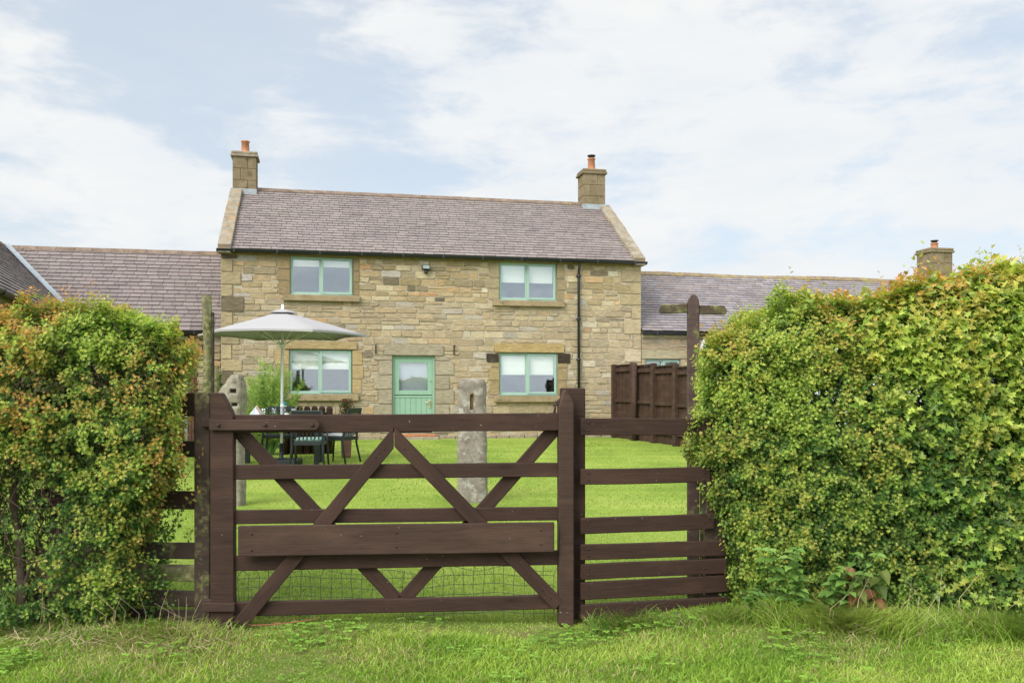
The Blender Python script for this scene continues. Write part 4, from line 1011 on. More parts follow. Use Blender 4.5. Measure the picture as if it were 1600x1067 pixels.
# ------------------------------------------------------------------ van behind the right hedge
def build_van():
    Y = 21.0; x = (1117 - CX) / F * Y; gb = .165; o = empty('white_van', (x, Y, gb), R(4))
    tag(o, 'white van of which only the sloping nose of the roof shows above the hedge', 'van')
    H = CH + (HY - 512) * Y / F - gb; L = 5.2
    side = [(-.5, .35), (-.55, .9), (-.45, 1.15), (-.1, H - 1.0), (0.27, H - .12), (.5, H), (L - .15, H), (L, H - .2), (L, .35)]
    bm = bmesh.new(); add_prism(bm, side, 0, 1.9, .06); from_bm('body', bm, VANW, o)
    bm = bmesh.new(); add_prism(bm, [(.55, 1.25), (1.5, 1.25), (1.5, H - .35), (.75, H - .35)], -.012, 0.004); from_bm('window', bm, BLUEF, o)
    for wx in (.3, L - 1.2):
        for yy in (.0, 1.75):
            bm = bmesh.new(); add_lathe(bm, [(.22, -.1), (.33, -.09), (.34, 0), (.33, .09), (.22, .1)], (0, 0, 0), 20)
            wh = from_bm('wheel', bm, RUBBER, o); wh.matrix_local = Matrix.Translation((wx, yy + .07, .34)) @ Matrix.Rotation(R(90), 4, 'X')
    bm = bmesh.new(); add_box(bm, (-.46, .3, .85), (.2, .3, .18), bevel=.04); from_bm('headlight', bm, simple('lamp_glass', (.6, .62, .62), .2), o)
    bm = bmesh.new(); add_box(bm, (-.46, 1.6, .85), (.2, .3, .18), bevel=.04); from_bm('headlight', bm, simple('lamp_glass2', (.6, .62, .62), .2), o)
build_van()

# ------------------------------------------------------------------ patio set
TX, TY = -3.86, 15.0; TG = g1(TX, TY); TR = R(8)
def build_table():
    o = empty('garden_table', (TX, TY, TG), TR); tag(o, 'black slatted garden table laid with glasses under the parasol', 'table')
    bm = bmesh.new(); W_, D_ = 1.35, .9
    for i in range(9):
        y0 = -D_ / 2 + D_ * i / 9
        if i == 4:
            add_box(bm, (-W_ / 4 - .02, y0 + .05, .73), (W_ / 2 - .06, .09, .022), bevel=.004); add_box(bm, (W_ / 4 + .02, y0 + .05, .73), (W_ / 2 - .06, .09, .022), bevel=.004)
        else: add_box(bm, (0, y0 + .05, .73), (W_ - .02, .09, .022), bevel=.004)
    for yy in (-D_ / 2 + .01, D_ / 2 - .01): add_box(bm, (0, yy, .70), (W_, .03, .07), bevel=.005)
    for xx in (-W_ / 2 + .01, W_ / 2 - .01): add_box(bm, (xx, 0, .70), (.03, D_ - .04, .07), bevel=.005)
    from_bm('tabletop', bm, CHARC, o)
    for sx in (-1, 1):
        for sy in (-1, 1):
            bm = bmesh.new(); add_box(bm, (sx * (W_ / 2 - .07), sy * (D_ / 2 - .07), .33), (.08, .08, .67), bevel=.008); from_bm('leg', bm, CHARC, o)
build_table()
def build_parasol():
    o = empty('parasol', (TX, TY, TG), R(2)); tag(o, 'large pale lilac grey parasol open over the garden table', 'parasol')
    bm = bmesh.new(); add_tube(bm, [(0, 0, .08), (.012, 0, 1.4), (.02, 0, 2.68)], .024, 12); from_bm('pole', bm, WHITEM, o)
    # canopy: six panels between sagging ribs
    bm = bmesh.new(); Rr, ze, za = 1.40, 2.285 - TG, 2.655 - TG; n, m, sub = 6, 7, 6; cx = .02; tips = []
    def P(k, u, t, low=0):  # u along the edge between rib k and k+1, t centre to rim
        a0, a1 = R(60 * k + 1), R(60 * (k + 1) + 1); p = Vector((math.cos(a0), math.sin(a0))) * (1 - u) + Vector((math.cos(a1), math.sin(a1))) * u
        r = Rr * (.05 + .95 * t) * (1 - .05 * t * math.sin(u * math.pi)); z = za - (za - ze) * (t ** 1.04) + .02 * t * math.sin(u * math.pi) * t
        return Vector((cx + p.x * r, p.y * r, z))
    grid = {}
    for k in range(n):
        for i in range(sub):
            for j in range(m):
                q = [P(k, i / sub, j / m), P(k, (i + 1) / sub, j / m), P(k, (i + 1) / sub, (j + 1) / m), P(k, i / sub, (j + 1) / m)]
                f = bm.faces.new([bm.verts.new(v) for v in q]); f.smooth = True
    for k in range(n):   # narrow valance hanging at the rim
        for i in range(sub):
            a, b = P(k, i / sub, 1), P(k, (i + 1) / sub, 1); bm.faces.new([bm.verts.new(v) for v in (a, b, b - Vector((0, 0, .03)), a - Vector((0, 0, .03)))])
    bmesh.ops.remove_doubles(bm, verts=bm.verts[:], dist=.0005); from_bm('canopy', bm, CANOPY, o)
    bm = bmesh.new()
    for k in range(6):
        for j in range(3):
            def Q(k, t):
                a = R(60 * k + 1); return Vector((cx + math.cos(a) * .24 * t, math.sin(a) * .24 * t, za + .05 - .06 * t + .02 * math.sin(t * 3)))
            a, b = j / 3, (j + 1) / 3; bm.faces.new([bm.verts.new(v) for v in (Q(k, a + .01), Q(k + 1, a + .01), Q(k + 1, b), Q(k, b))])
    bmesh.ops.remove_doubles(bm, verts=bm.verts[:], dist=.0005); from_bm('vent_cap', bm, CANOPY, o)
    bm = bmesh.new(); add_lathe(bm, [(.03, -.02), (.035, -.005), (.02, .008)], (cx, 0, za + .07), 12); from_bm('finial', bm, WHITEM, o)
    for k in range(6):
        bm = bmesh.new(); a = R(60 * k + 1); e = Vector((cx + math.cos(a) * Rr * .99, math.sin(a) * Rr * .99, ze - .012)); c = Vector((cx, 0, za - .05)); md = c.lerp(e, .5) - Vector((0, 0, .0))
        add_tube(bm, [c, md, e], .008, 6); add_tube(bm, [Vector((.016, 0, za - .55)), md], .007, 6); from_bm('rib', bm, WHITEM, o)
    bm = bmesh.new(); add_lathe(bm, [(.03, 0), (.05, .01), (.05, .05), (.03, .06)], (.016, 0, za - .58), 12); from_bm('runner', bm, WHITEM, o); bm = bmesh.new(); add_lathe(bm, [(.035, 0), (.035, .06)], (.014, 0, .95), 12); add_tube(bm, [(.04, 0, .98), (.09, 0, .98)], .007, 6); from_bm('crank', bm, WHITEM, o)
    
    bm = bmesh.new(); add_box(bm, (0, 0, .05), (.62, .5, .10), bevel=.02); b = from_bm('base', bm, CHARC, o)
    bm = bmesh.new(); add_lathe(bm, [(.06, .095), (.035, .12), (.035, .36)], (0, 0, 0), 14); from_bm('socket', bm, CHARC, b)
build_parasol()
def build_chair():
    o = empty('garden_chair', (0, 0, 0)); W_, D_, sh = .50, .46, .44
    bm = bmesh.new(); add_box(bm, (0, 0, sh), (W_ - .04, D_, .025), bevel=.008)
    for s in (-1, 1): add_box(bm, (s * (W_ / 2 - .02), 0, sh - .02), (.03, D_, .05), bevel=.005)
    for s in (-1, 1): add_box(bm, (0, s * (D_ / 2 - .01), sh - .022), (W_ - .08, .025, .05), bevel=.005)
    from_bm('seat', bm, CHARC, o)
    bm = bmesh.new()
    add_box(bm, (0, -D_ / 2 - .085, .90), (W_ - .03, .028, .09), rot=Matrix.Rotation(R(12), 4, 'X'), bevel=.01)
    for i in range(7): add_tube(bm, [((-.18 + .06 * i), -D_ / 2 - .0, sh + .04), ((-.18 + .06 * i), -D_ / 2 - .08, .87)], .012, 5)
    from_bm('backrest', bm, CHARC, o)
    for s in (-1, 1):
        bm = bmesh.new(); add_tube(bm, [(s * .27, D_ / 2 + .02, 0), (s * .245, D_ / 2 - .02, sh), (s * .245, D_ / 2 - .03, .63)], [.014, .019, .016], 8); from_bm('leg', bm, CHARC, o)
        bm = bmesh.new(); add_tube(bm, [(s * .27, -D_ / 2 - .06, 0), (s * .24, -D_ / 2 + .01, sh * .8), (s * .24, -D_ / 2 - .01, sh + .1), (s * .235, -D_ / 2 - .09, .93)], [.015, .02, .018, .014], 8); from_bm('leg', bm, CHARC, o)
        bm = bmesh.new(); add_tube(bm, [(s * .245, D_ / 2 - .02, .63), (s * .255, 0, .655), (s * .24, -D_ / 2 - .03, .64)], .017, 8); from_bm('armrest', bm, CHARC, o)
    return o
def copy_tree(o, parent=None):
    c = o.copy(); COL.objects.link(c); c.parent = parent; c.matrix_parent_inverse = o.matrix_parent_inverse
    for ch in list(o.children): copy_tree(ch, c)
    return c
proto = build_chair()
# x, y, facing (0 = seat towards +y), label
spots = [(-3.22, 14.25, R(4), 'black garden chair nearest the gate with its back to the camera'),
         (-4.95, 15.1, R(-80), 'black garden chair at the left end of the table, beside the stone post'),
         (-2.98, 15.35, R(72), 'black garden chair at the right end of the table'),
         (-4.15, 15.95, R(186), 'black garden chair on the far side of the table behind the parasol pole')]
CH_OBS = []
for i, (x, y, a, lb) in enumerate(spots):
    c = proto if i == 0 else None
    if c is None: c = copy_tree(proto)
    c.location = (x, y, g1(x, y)); c.rotation_euler = (0, 0, a); tag(c, lb, 'chair', 'black chairs round the garden table'); CH_OBS.append(c)
def cushion(i, mat, label):
    x, y, a, _ = spots[i]; bm = bmesh.new(); add_box(bm, (0, .0, .025), (.42, .40, .05), bevel=.02); add_box(bm, (0, -.06, .053), (.2, .02, .012), bevel=.004)
    o = from_bm('seat_cushion', bm, mat, smooth=False); o.location = (x, y, g1(x, y) + .455); o.rotation_euler = (0, 0, a); tag(o, label, 'cushion')
cushion(0, CUSHG, 'green checked cushion on the chair nearest the gate'); cushion(2, CUSHW, 'pale grey cushion on the chair at the right end of the table'); cushion(1, CUSHW, 'pale grey cushion on the chair beside the stone post')
TT = TG + .742
def on_table(px, Y): return ((px - CX) / F * Y, Y)
def glass(px, Y, label):
    x, y = on_table(px, Y); bm = bmesh.new(); add_lathe(bm, [(.034, 0), (.034, .003), (.005, .008), (.0045, .085), (.02, .10), (.038, .13), (.042, .17), (.034, .215), (.032, .215), (.039, .17), (.035, .135), (.01, .105)], (0, 0, 0), 16)
    o = from_bm('wine_glass', bm, DRINKGLASS); o.location = (x, y, TT); tag(o, label, 'glass', 'wine glasses on the garden table')
glass(411.5, 14.85, 'wine glass nearest the folded napkin on the table'); glass(428, 15.0, 'wine glass just left of the parasol pole'); glass(458.5, 14.9, 'wine glass right of the candle jar on the table')
def napkin(px, Y, mat, label, rz, sc_=1):
    x, y = on_table(px, Y); bm = bmesh.new(); n = 8
    ap = bm.verts.new((0.02, 0, .17 * sc_)); ring = [bm.verts.new((math.cos(2 * math.pi * k / n) * (.12 if k % 2 else .09) * sc_, math.sin(2 * math.pi * k / n) * (.08 if k % 2 else .05) * sc_, 0.002)) for k in range(n)]
    mid = [bm.verts.new((v.co.x * .62 + .01, v.co.y * .6, .075 * sc_ + (.02 if k % 2 else 0))) for k, v in enumerate(ring)]
    for k in range(n): bm.faces.new((ring[k], ring[(k + 1) % n], mid[(k + 1) % n], mid[k])); bm.faces.new((mid[k], mid[(k + 1) % n], ap))
    bm.faces.new(ring[::-1])
    o = from_bm('napkin', bm, mat, smooth=False); o.location = (x, y, TT); o.rotation_euler = (0, 0, rz); tag(o, label, 'napkin')
napkin(397, 14.8, NAPKIN, 'pale blue folded napkin at the left end of the table', .3, 1.35); napkin(400, 14.95, NAPKINP, 'peach folded napkin behind the blue one on the table', 1.0, 1.5)
x, y = on_table(448, 14.8); bm = bmesh.new(); add_lathe(bm, [(.035, 0), (.038, .01), (.038, .12), (.034, .125)], (0, 0, 0), 16); o = from_bm('candle', bm, BLIND); o.location = (x, y, TT); tag(o, 'white pillar candle beside the parasol pole on the table', 'candle')
x, y = on_table(445, 15.15); bm = bmesh.new(); add_lathe(bm, [(.036, 0), (.038, .01), (.038, .13), (.014, .18), (.014, .22)], (0, 0, 0), 14); o = from_bm('bottle', bm, DRINKGLASS); o.location = (x, y, TT); tag(o, 'clear bottle with teal stopper behind the candle on the table', 'bottle')
bm = bmesh.new(); add_lathe(bm, [(.016, .22), (.024, .24), (.03, .29), (.02, .31)], (0, 0, 0), 12); from_bm('stopper', bm, TEAL, o)
# log roll edging with flower pot by the house
def edging():
    Y = 17.2; o = empty('scalloped_trough', ((480 - CX) / F * Y, Y, g1(-4, Y)), R(10)); tag(o, 'dark scalloped wooden planter standing behind the table', 'planter')
    bm = bmesh.new()
    for i in range(7): add_lathe(bm, [(.062, 0), (.062, .86), (.05, .90), (.02, .92)], (-.42 + .14 * i, 0, 0), 12)
    from_bm('log_front', bm, WOOD, o); bm = bmesh.new(); add_box(bm, (0, .2, .4), (.95, .3, .78), bevel=.01); from_bm('box', bm, WOOD, o)
edging()
def flowers():
    Y = 16.4; x = (541 - CX) / F * Y; gb = g1(x, Y); o = empty('flower_pot', (x, Y, gb)); tag(o, 'tall dark pot of pink flowers right of the garden chairs', 'plant')
    bm = bmesh.new(); add_lathe(bm, [(.08, 0), (.09, .05), (.11, .62), (.12, .64)], (0, 0, 0), 16); from_bm('pot', bm, REDWOOD, o)
    st = Stones(); r = random.Random(4)
    for i in range(900):
        a, rr, z = r.uniform(0, 6.28), r.uniform(0, .14), .6 + r.random() ** .8 * .46; c = Vector((math.cos(a) * rr, math.sin(a) * rr, z)); v = Vector((r.uniform(-1, 1), r.uniform(-1, 1), r.uniform(-.4, 1))).normalized(); s_ = v.orthogonal().normalized() * .012; v *= .035
        col = (.55, .07, .12) if (r.random() < .3 and z > .8) else (.06, .13, .03)
        st.quad([tuple(c), tuple(c + v * .5 + s_), tuple(c + v), tuple(c + v * .5 - s_)], col)
    st.build('foliage', LEAF, o)
flowers()

# ------------------------------------------------------------------ foliage
def frame(axis, up):
    axis = axis / np.linalg.norm(axis, axis=1, keepdims=True)
    side = np.cross(up, axis); n = np.linalg.norm(side, axis=1, keepdims=True); side = np.where(n < 1e-4, np.array([[1., 0, 0]]), side / np.maximum(n, 1e-6))
    return axis, side, np.cross(axis, side)
HAW = np.array([(0, 0), (.28, .05), (.42, .50), (.54, .13), (.86, .36), (.80, .10), (1.08, 0)])
MAP = np.array([(0, 0), (.04, .42), (.34, .22), (.52, .66), (.62, .20), (.86, .22), (1.05, 0)])
OVAL = np.array([(0, 0), (.15, .22), (.30, .33), (.45, .35), (.62, .30), (.84, .14), (1.0, 0)])
def leaves_mesh(pos, axis, up, size, cols, shape, fold=.35, droop=.25):
    """every leaf is two lobed halves folded along the midrib"""
    n = len(pos); A, S, U = frame(axis, up); h = len(shape)
    half = []
    for sgn in (1, -1):
        for (a, b) in shape: half.append((a, sgn * b, fold * abs(b) - droop * a * a))
    Lf = np.array(half)                        # 2h verts
    V = pos[:, None, :] + size[:, None, None] * (Lf[None, :, 0:1] * A[:, None, :] + Lf[None, :, 1:2] * S[:, None, :] + Lf[None, :, 2:3] * U[:, None, :])
    base = (np.arange(n) * 2 * h)[:, None]
    idx = np.concatenate([base + np.arange(h)[::-1][None], base + h + np.arange(h)[None]], 1).ravel()
    return V.reshape(-1, 3), idx, np.repeat(cols, 2 * h, 0), h
def merge_leaf(name, parts, mat, parent):
    Vs, Ls, Ss, Ts, Cs = [], [], [], [], []; vo = lo = 0
    for (V, idx, C, h) in parts:
        Vs.append(V); Ls.append(idx + vo); n = len(idx) // h; Ss.append(lo + np.arange(n) * h); Ts.append(np.full(n, h)); Cs.append(C); vo += len(V); lo += len(idx)
    me = np_mesh(name, np.concatenate(Vs), np.concatenate(Ls), np.concatenate(Ss), np.concatenate(Ts), np.concatenate(Cs)); return link(name, me, mat, parent)
def cones_mesh(P0, P1, r0):
    """thin three sided twigs from P0 to P1"""
    n = len(P0); ax = P1 - P0; A, S, U = frame(ax, rng.normal(size=(n, 3)))
    V = []
    for k in range(3):
        a = k * 2.094; V.append(P0 + r0[:, None] * (S * math.cos(a) + U * math.sin(a)))
    V.append(P1); V = np.stack(V, 1).reshape(-1, 3); b = (np.arange(n) * 4)[:, None]
    idx = np.concatenate([b + np.array([0, 1, 3]), b + np.array([1, 2, 3]), b + np.array([2, 0, 3])], 1).ravel()
    return V, idx
def palette(t, red, r):
    """t 0 old dark leaf .. 1 young; red 0..1"""
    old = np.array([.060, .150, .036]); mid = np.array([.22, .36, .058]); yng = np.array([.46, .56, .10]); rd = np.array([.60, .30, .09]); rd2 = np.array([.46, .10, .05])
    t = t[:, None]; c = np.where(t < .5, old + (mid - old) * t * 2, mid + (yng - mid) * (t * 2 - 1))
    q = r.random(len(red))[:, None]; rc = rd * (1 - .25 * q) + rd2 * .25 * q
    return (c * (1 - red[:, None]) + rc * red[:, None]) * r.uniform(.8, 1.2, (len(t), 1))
def fbm3(p, s, seed):
    r = np.random.default_rng(seed); o = np.zeros(len(p))
    for i in range(10):
        k = r.normal(size=3); k = k / np.linalg.norm(k) * s * r.uniform(.7, 2.8); o += np.sin(p @ k + r.uniform(0, 6.28))
    return o / 4.5
def sprigs(pos, dirn, out, L, nl, size, young, red, shape, seed, stemr=.0014, gaps=None):
    """leafy shoots: returns leaf part and stem arrays"""
    r = np.random.default_rng(seed); n = len(pos); D = dirn / np.linalg.norm(dirn, axis=1, keepdims=True)
    P, A, Uv, Sz, Cc = [], [], [], [], []
    _, S, U = frame(D, r.normal(size=(n, 3)))
    for k in range(nl):
        f = (k + .6) / nl; ang = k * 2.4 + r.uniform(-.5, .5, n); rad = S * np.cos(ang)[:, None] + U * np.sin(ang)[:, None]
        ax = D * (.35 + .5 * (f > .85)) + rad * (1.0 if f < .85 else .6) + out * .15 + np.array([0, 0, .12])
        P.append(pos + D * (L * f)[:, None] + rad * .004); A.append(ax)
        Uv.append(np.array([0, 0, 1.]) * .55 + out * .9 + r.normal(size=(n, 3)) * .3)
        Sz.append(size * r.uniform(.7, 1.25, n) * (1.1 - .45 * f))
        t = np.clip(young * .75 + (f - .5) * .85 + r.normal(size=n) * .10, 0, 1); rr = np.clip(red * (1.6 * f ** 1.3) + r.normal(size=n) * .05, 0, .9)
        Cc.append(palette(t, rr, r))
    part = leaves_mesh(np.concatenate(P), np.concatenate(A), np.concatenate(Uv), np.concatenate(Sz), np.concatenate(Cc), shape)
    return part, (pos, pos + D * L[:, None], np.full(n, stemr))
def hedge(name, label, x0, x1, yf, dep, top, bot, nfront, nend, ntop, seed, redf, youngf, big_from=None, end_side=1, gapf=None, curve=None, shear=0.0, clump=.8, fill=.5, twig=900):
    """yf(x) front face y, top(x) height, dep thickness; end_side: which end faces the gate"""
    r = np.random.default_rng(seed); o = empty(name, ((x0 + x1) / 2, yf((x0 + x1) / 2) + dep / 2, 0)); tag(o, label, 'hedge'); off = np.array(o.location)
    xe = x1 if end_side > 0 else x0
    parts = []; tw = []
    def place(P, out, n_, jitter, inner, longshoot=False, seedk=0, nl=8):
        nonlocal parts, tw
        bulge = fbm3(P, 3.2, seed + 1) * .075 + fbm3(P, 13, seed + 2) * .040 + fbm3(P, 26, seed + 3) * .020; P = P + np.stack([shear * np.clip(P[:, 1] - yf(xe), 0, 2), 0 * P[:, 1], 0 * P[:, 1]], 1)
        dpt = r.exponential(inner, n_) if not longshoot else np.zeros(n_)
        P = P + out * (bulge - dpt)[:, None]
        # thin areas where the inside shows
        if gapf is not None:
            g = gapf(P); keep = r.random(n_) > g; P, out, dpt = P[keep], out[keep], dpt[keep]
        cl = fbm3(P, 15, seed + 8) * .5 + fbm3(P, 30, seed + 9) * .35
        keep = r.random(len(P)) < np.clip(.62 + clump * cl, .06, 1.); P, out, dpt = P[keep], out[keep], dpt[keep]; P = P + out * (cl[keep] * .035)[:, None]
        n2 = len(P); up = np.array([0, 0, 1.])
        D = out * .75 + up * .45 + r.normal(size=(n2, 3)) * .5
        L = r.uniform(.03, .085, n2); ny = nl
        if longshoot: D = out * .3 + up * .9 + r.normal(size=(n2, 3)) * .28; L = r.uniform(.06, .22, n2) * r.choice([1, 1, .7, 1.3], n2)
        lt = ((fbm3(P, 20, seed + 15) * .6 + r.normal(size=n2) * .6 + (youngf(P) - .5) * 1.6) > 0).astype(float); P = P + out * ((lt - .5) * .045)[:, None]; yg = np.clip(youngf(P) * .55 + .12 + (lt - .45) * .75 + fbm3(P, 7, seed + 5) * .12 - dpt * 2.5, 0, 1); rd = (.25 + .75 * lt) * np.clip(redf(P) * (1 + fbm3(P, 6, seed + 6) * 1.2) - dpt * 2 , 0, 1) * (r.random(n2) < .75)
        big = np.zeros(n2, bool) if big_from is None else (r.random(n2) < big_from(P))
        for mask, shp, sz, nn in ((~big, HAW, .031, ny), (big, MAP, .046 if not longshoot else .034, max(4, ny - 3))):
            if mask.sum() == 0: continue
            ls = L[mask] * (1 if shp is HAW else 1.5)
            pt, stm = sprigs(P[mask], D[mask], out[mask], ls, nn if not longshoot else nn + 2, np.full(mask.sum(), sz), yg[mask], rd[mask], shp, seed + seedk + (7 if shp is MAP else 0), .0025 if longshoot else .0014)
            parts.append(pt); tw.append(stm)
    # front
    x = r.uniform(x0, x1, nfront); tz = np.array([top(v) for v in x]); z = bot + (tz - bot) * r.random(nfront) ** .95
    # round the shoulder and the end
    rs = .26; zz = np.clip((z - (tz - rs)) / rs, 0, 1); yy = np.array([yf(v) for v in x]) + rs * (1 - np.sqrt(1 - np.minimum(zz, .999) ** 2))
    ed = np.clip((rs - np.abs(xe - x)) / rs, 0, 1); yy = yy + rs * (1 - np.sqrt(1 - np.minimum(ed, .999) ** 2)); cx = curve(z) if curve is not None else 0
    xx = x + cx * np.clip(1 - np.abs(xe - x) / .5, 0, 1)
    out = np.stack([ed * end_side * .9, -np.ones(nfront), zz * .9], 1); out /= np.linalg.norm(out, axis=1, keepdims=True)
    place(np.stack([xx, yy, z], 1), out, nfront, .03, .045, seedk=0)
    # end face
    y = r.uniform(0, dep, nend); z = r.uniform(bot, top(xe), nend); P = np.stack([xe + (curve(z) if curve is not None else 0) * np.ones(nend), yf(xe) + y, z], 1)
    place(P, np.tile([float(end_side), -.15, .1], (nend, 1)), nend, .03, .04, seedk=11)
    # back
    nb = nfront // 5; x = r.uniform(x0, x1, nb); z = r.uniform(bot, 1, nb); z = bot + (np.array([top(v) for v in x]) - bot) * r.random(nb)
    place(np.stack([x, np.array([yf(v) for v in x]) + dep, z], 1), np.tile([0, 1., 0], (nb, 1)), nb, .03, .05, seedk=21, nl=7)
    # top
    x = r.uniform(x0, x1, ntop); y = r.uniform(.05, dep, ntop); P = np.stack([x, np.array([yf(v) for v in x]) + y, np.array([top(v) for v in x])], 1)
    place(P, np.tile([0, 0, 1.], (ntop, 1)), ntop, .03, .04, seedk=31)
    # long shoots out of the top and a few out of the end
    nsht = int((x1 - x0) * 70); x = r.uniform(x0, x1, nsht); y = r.uniform(.02, dep * .8, nsht); P = np.stack([x, np.array([yf(v) for v in x]) + y, np.array([top(v) for v in x]) - .02], 1)
    place(P, np.tile([0, -.1, 1.], (nsht, 1)), nsht, .03, 0, True, 41, 9)
    ne = 44; z = r.uniform(bot + .2, top(xe) - .05, ne); P = np.stack([np.full(ne, xe), yf(xe) + r.uniform(0, .4, ne), z], 1)
    place(P, np.tile([end_side * 1.6, -.3, -.1], (ne, 1)), ne, .02, 0, True, 51, 7)
    # inner leaves that close the depth
    ni = int(nfront * fill); x = r.uniform(x0, x1 - .02, ni); z = bot + (np.array([top(v) for v in x]) - bot - .05) * r.random(ni); y = np.array([yf(v) for v in x]) + r.uniform(.12, dep - .05, ni); x = np.where(end_side * (x - xe) > -.08, xe - end_side * .1, x)
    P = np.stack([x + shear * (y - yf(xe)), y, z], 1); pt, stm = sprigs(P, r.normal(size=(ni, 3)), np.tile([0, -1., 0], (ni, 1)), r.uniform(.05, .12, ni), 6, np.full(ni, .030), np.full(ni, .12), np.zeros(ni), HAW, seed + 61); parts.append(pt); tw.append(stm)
    parts = [(V - off, i, c, h) for (V, i, c, h) in parts]
    merge_leaf('foliage', parts, LEAF, o)
    # twigs and stems
    nt = int((x1 - x0) * twig); x = r.uniform(x0, x1, nt); z = bot - .02 + (np.array([top(v) for v in x]) - bot - .1) * r.random(nt); y = np.array([yf(v) for v in x]) + r.uniform(.05, dep - .1, nt); P = np.stack([x, y, z], 1)
    dd = r.normal(size=(nt, 3)) * .6 + np.array([0, -.25, .7]); dd /= np.linalg.norm(dd, axis=1, keepdims=True); dl = r.uniform(.08, .35, nt); Q = P + dd * dl[:, None]
    Q[:, 1] = np.maximum(Q[:, 1], np.array([yf(v) for v in x]) + .0); 
    cl_ = (lambda z_: curve(z_)) if curve is not None else (lambda z_: 0)
    for W_ in (P, Q):
        lim = xe + cl_(W_[:, 2]) + shear * np.clip(W_[:, 1] - yf(xe), 0, 2) - end_side * .04; W_[:, 0] = np.minimum(W_[:, 0], lim) if end_side > 0 else np.maximum(W_[:, 0], lim)
    tw.append((P, Q, r.uniform(.0015, .005, nt)))
    P0 = np.concatenate([t[0] for t in tw]) - off; P1 = np.concatenate([t[1] for t in tw]) - off; rr = np.concatenate([t[2] for t in tw]); V, idx = cones_mesh(P0, P1, rr); m = len(idx) // 3
    me = np_mesh('twigs', V, idx, np.arange(m) * 3, np.full(m, 3)); link('twigs', me, TWIG, o)
    rb = random.Random(seed); x = x0 + .15 + (.2 if end_side < 0 else 0)
    while x < x1 - (.05 if end_side < 0 else .42):
        bm = bmesh.new(); y0 = yf(x) + rb.uniform(.2, dep - .2); lx = rb.uniform(-.1, .1); H = top(x) - .25; pts = []
        for i in range(7): t = i / 6; pts.append((x + lx * t + rb.uniform(-.02, .02) - off[0], y0 + rb.uniform(-.04, .04) * t - off[1], -.05 + H * t))
        add_tube(bm, pts, [.032 * (1 - .75 * i / 6) for i in range(7)], 8)
        for j in range(5):
            q = Vector(pts[rb.randint(1, 5)]); e = q + Vector((rb.uniform(-.25, .25), rb.uniform(-.25, .15), rb.uniform(.15, .4))); e.x = max(min(e.x, x1 - off[0] - .03), x0 - off[0] + .03); add_tube(bm, [q, q.lerp(e, .5) + Vector((0, 0, .03)), e], [.012, .008, .003], 5)
        from_bm('trunk', bm, BARK, o); x += rb.uniform(.22, .38)
    return o
def sm(a, b, v): t = np.clip((v - a) / (b - a), 0, 1); return t * t * (3 - 2 * t)
# left hedge: orange young growth near the top, bare brown patches in the middle
hedge('hedge', 'hawthorn hedge with orange red new leaves left of the gate', -4.0, -1.80, lambda x: 4.83 + .03 * math.sin(x * 3), .75,
      lambda x: 1.70 + .03 * math.sin(x * 5 + 1) - .10 * float(sm(-2.05, -1.8, x)), .04, 14000, 3300, 4200, 100,
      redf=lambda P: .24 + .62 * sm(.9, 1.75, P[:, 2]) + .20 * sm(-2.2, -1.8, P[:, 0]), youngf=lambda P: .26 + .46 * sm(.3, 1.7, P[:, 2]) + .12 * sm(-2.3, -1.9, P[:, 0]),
      end_side=1, gapf=lambda P: np.clip(.38 + fbm3(P, 5.5, 77) * .85, 0, .93) * (1 - sm(1.25, 1.5, P[:, 2])) * np.where(P[:, 2] < .5, 1.1, 1),
      curve=lambda z: -.30 * (1 - sm(.1, 1.25, z)) + .0, shear=-.40, clump=1.0, fill=.22, twig=1900)
# right hedge: denser and greener, field maple towards the right
hedge('hedge', 'tall dense green hedge of hawthorn and maple right of the gate', 1.12, 4.1, lambda x: 5.22 - .21 * (x - 1.1), .85,
      lambda x: 1.53 + .29 * float(sm(1.05, 1.75, x)) + .13 * float(sm(2.35, 2.8, x)) - .03 * float(sm(2.8, 3.4, x)) + .02 * math.sin(x * 6), .05, 23000, 3800, 6200, 300,
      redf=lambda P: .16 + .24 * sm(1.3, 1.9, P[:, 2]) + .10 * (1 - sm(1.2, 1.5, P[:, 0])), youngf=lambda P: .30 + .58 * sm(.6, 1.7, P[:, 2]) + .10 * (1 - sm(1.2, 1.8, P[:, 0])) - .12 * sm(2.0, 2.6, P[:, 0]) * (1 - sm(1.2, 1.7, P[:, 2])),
      big_from=lambda P: .75 * sm(1.85, 2.5, P[:, 0] + .35 * (P[:, 2] - 1.2)), end_side=-1,
      gapf=lambda P: np.clip(-.1 + fbm3(P, 5.0, 78) * .5, 0, .6) * (1 - sm(1.4, 1.6, P[:, 2])), curve=lambda z: .20 * (1 - sm(.1, 1.0, z)) + .0, shear=.25)

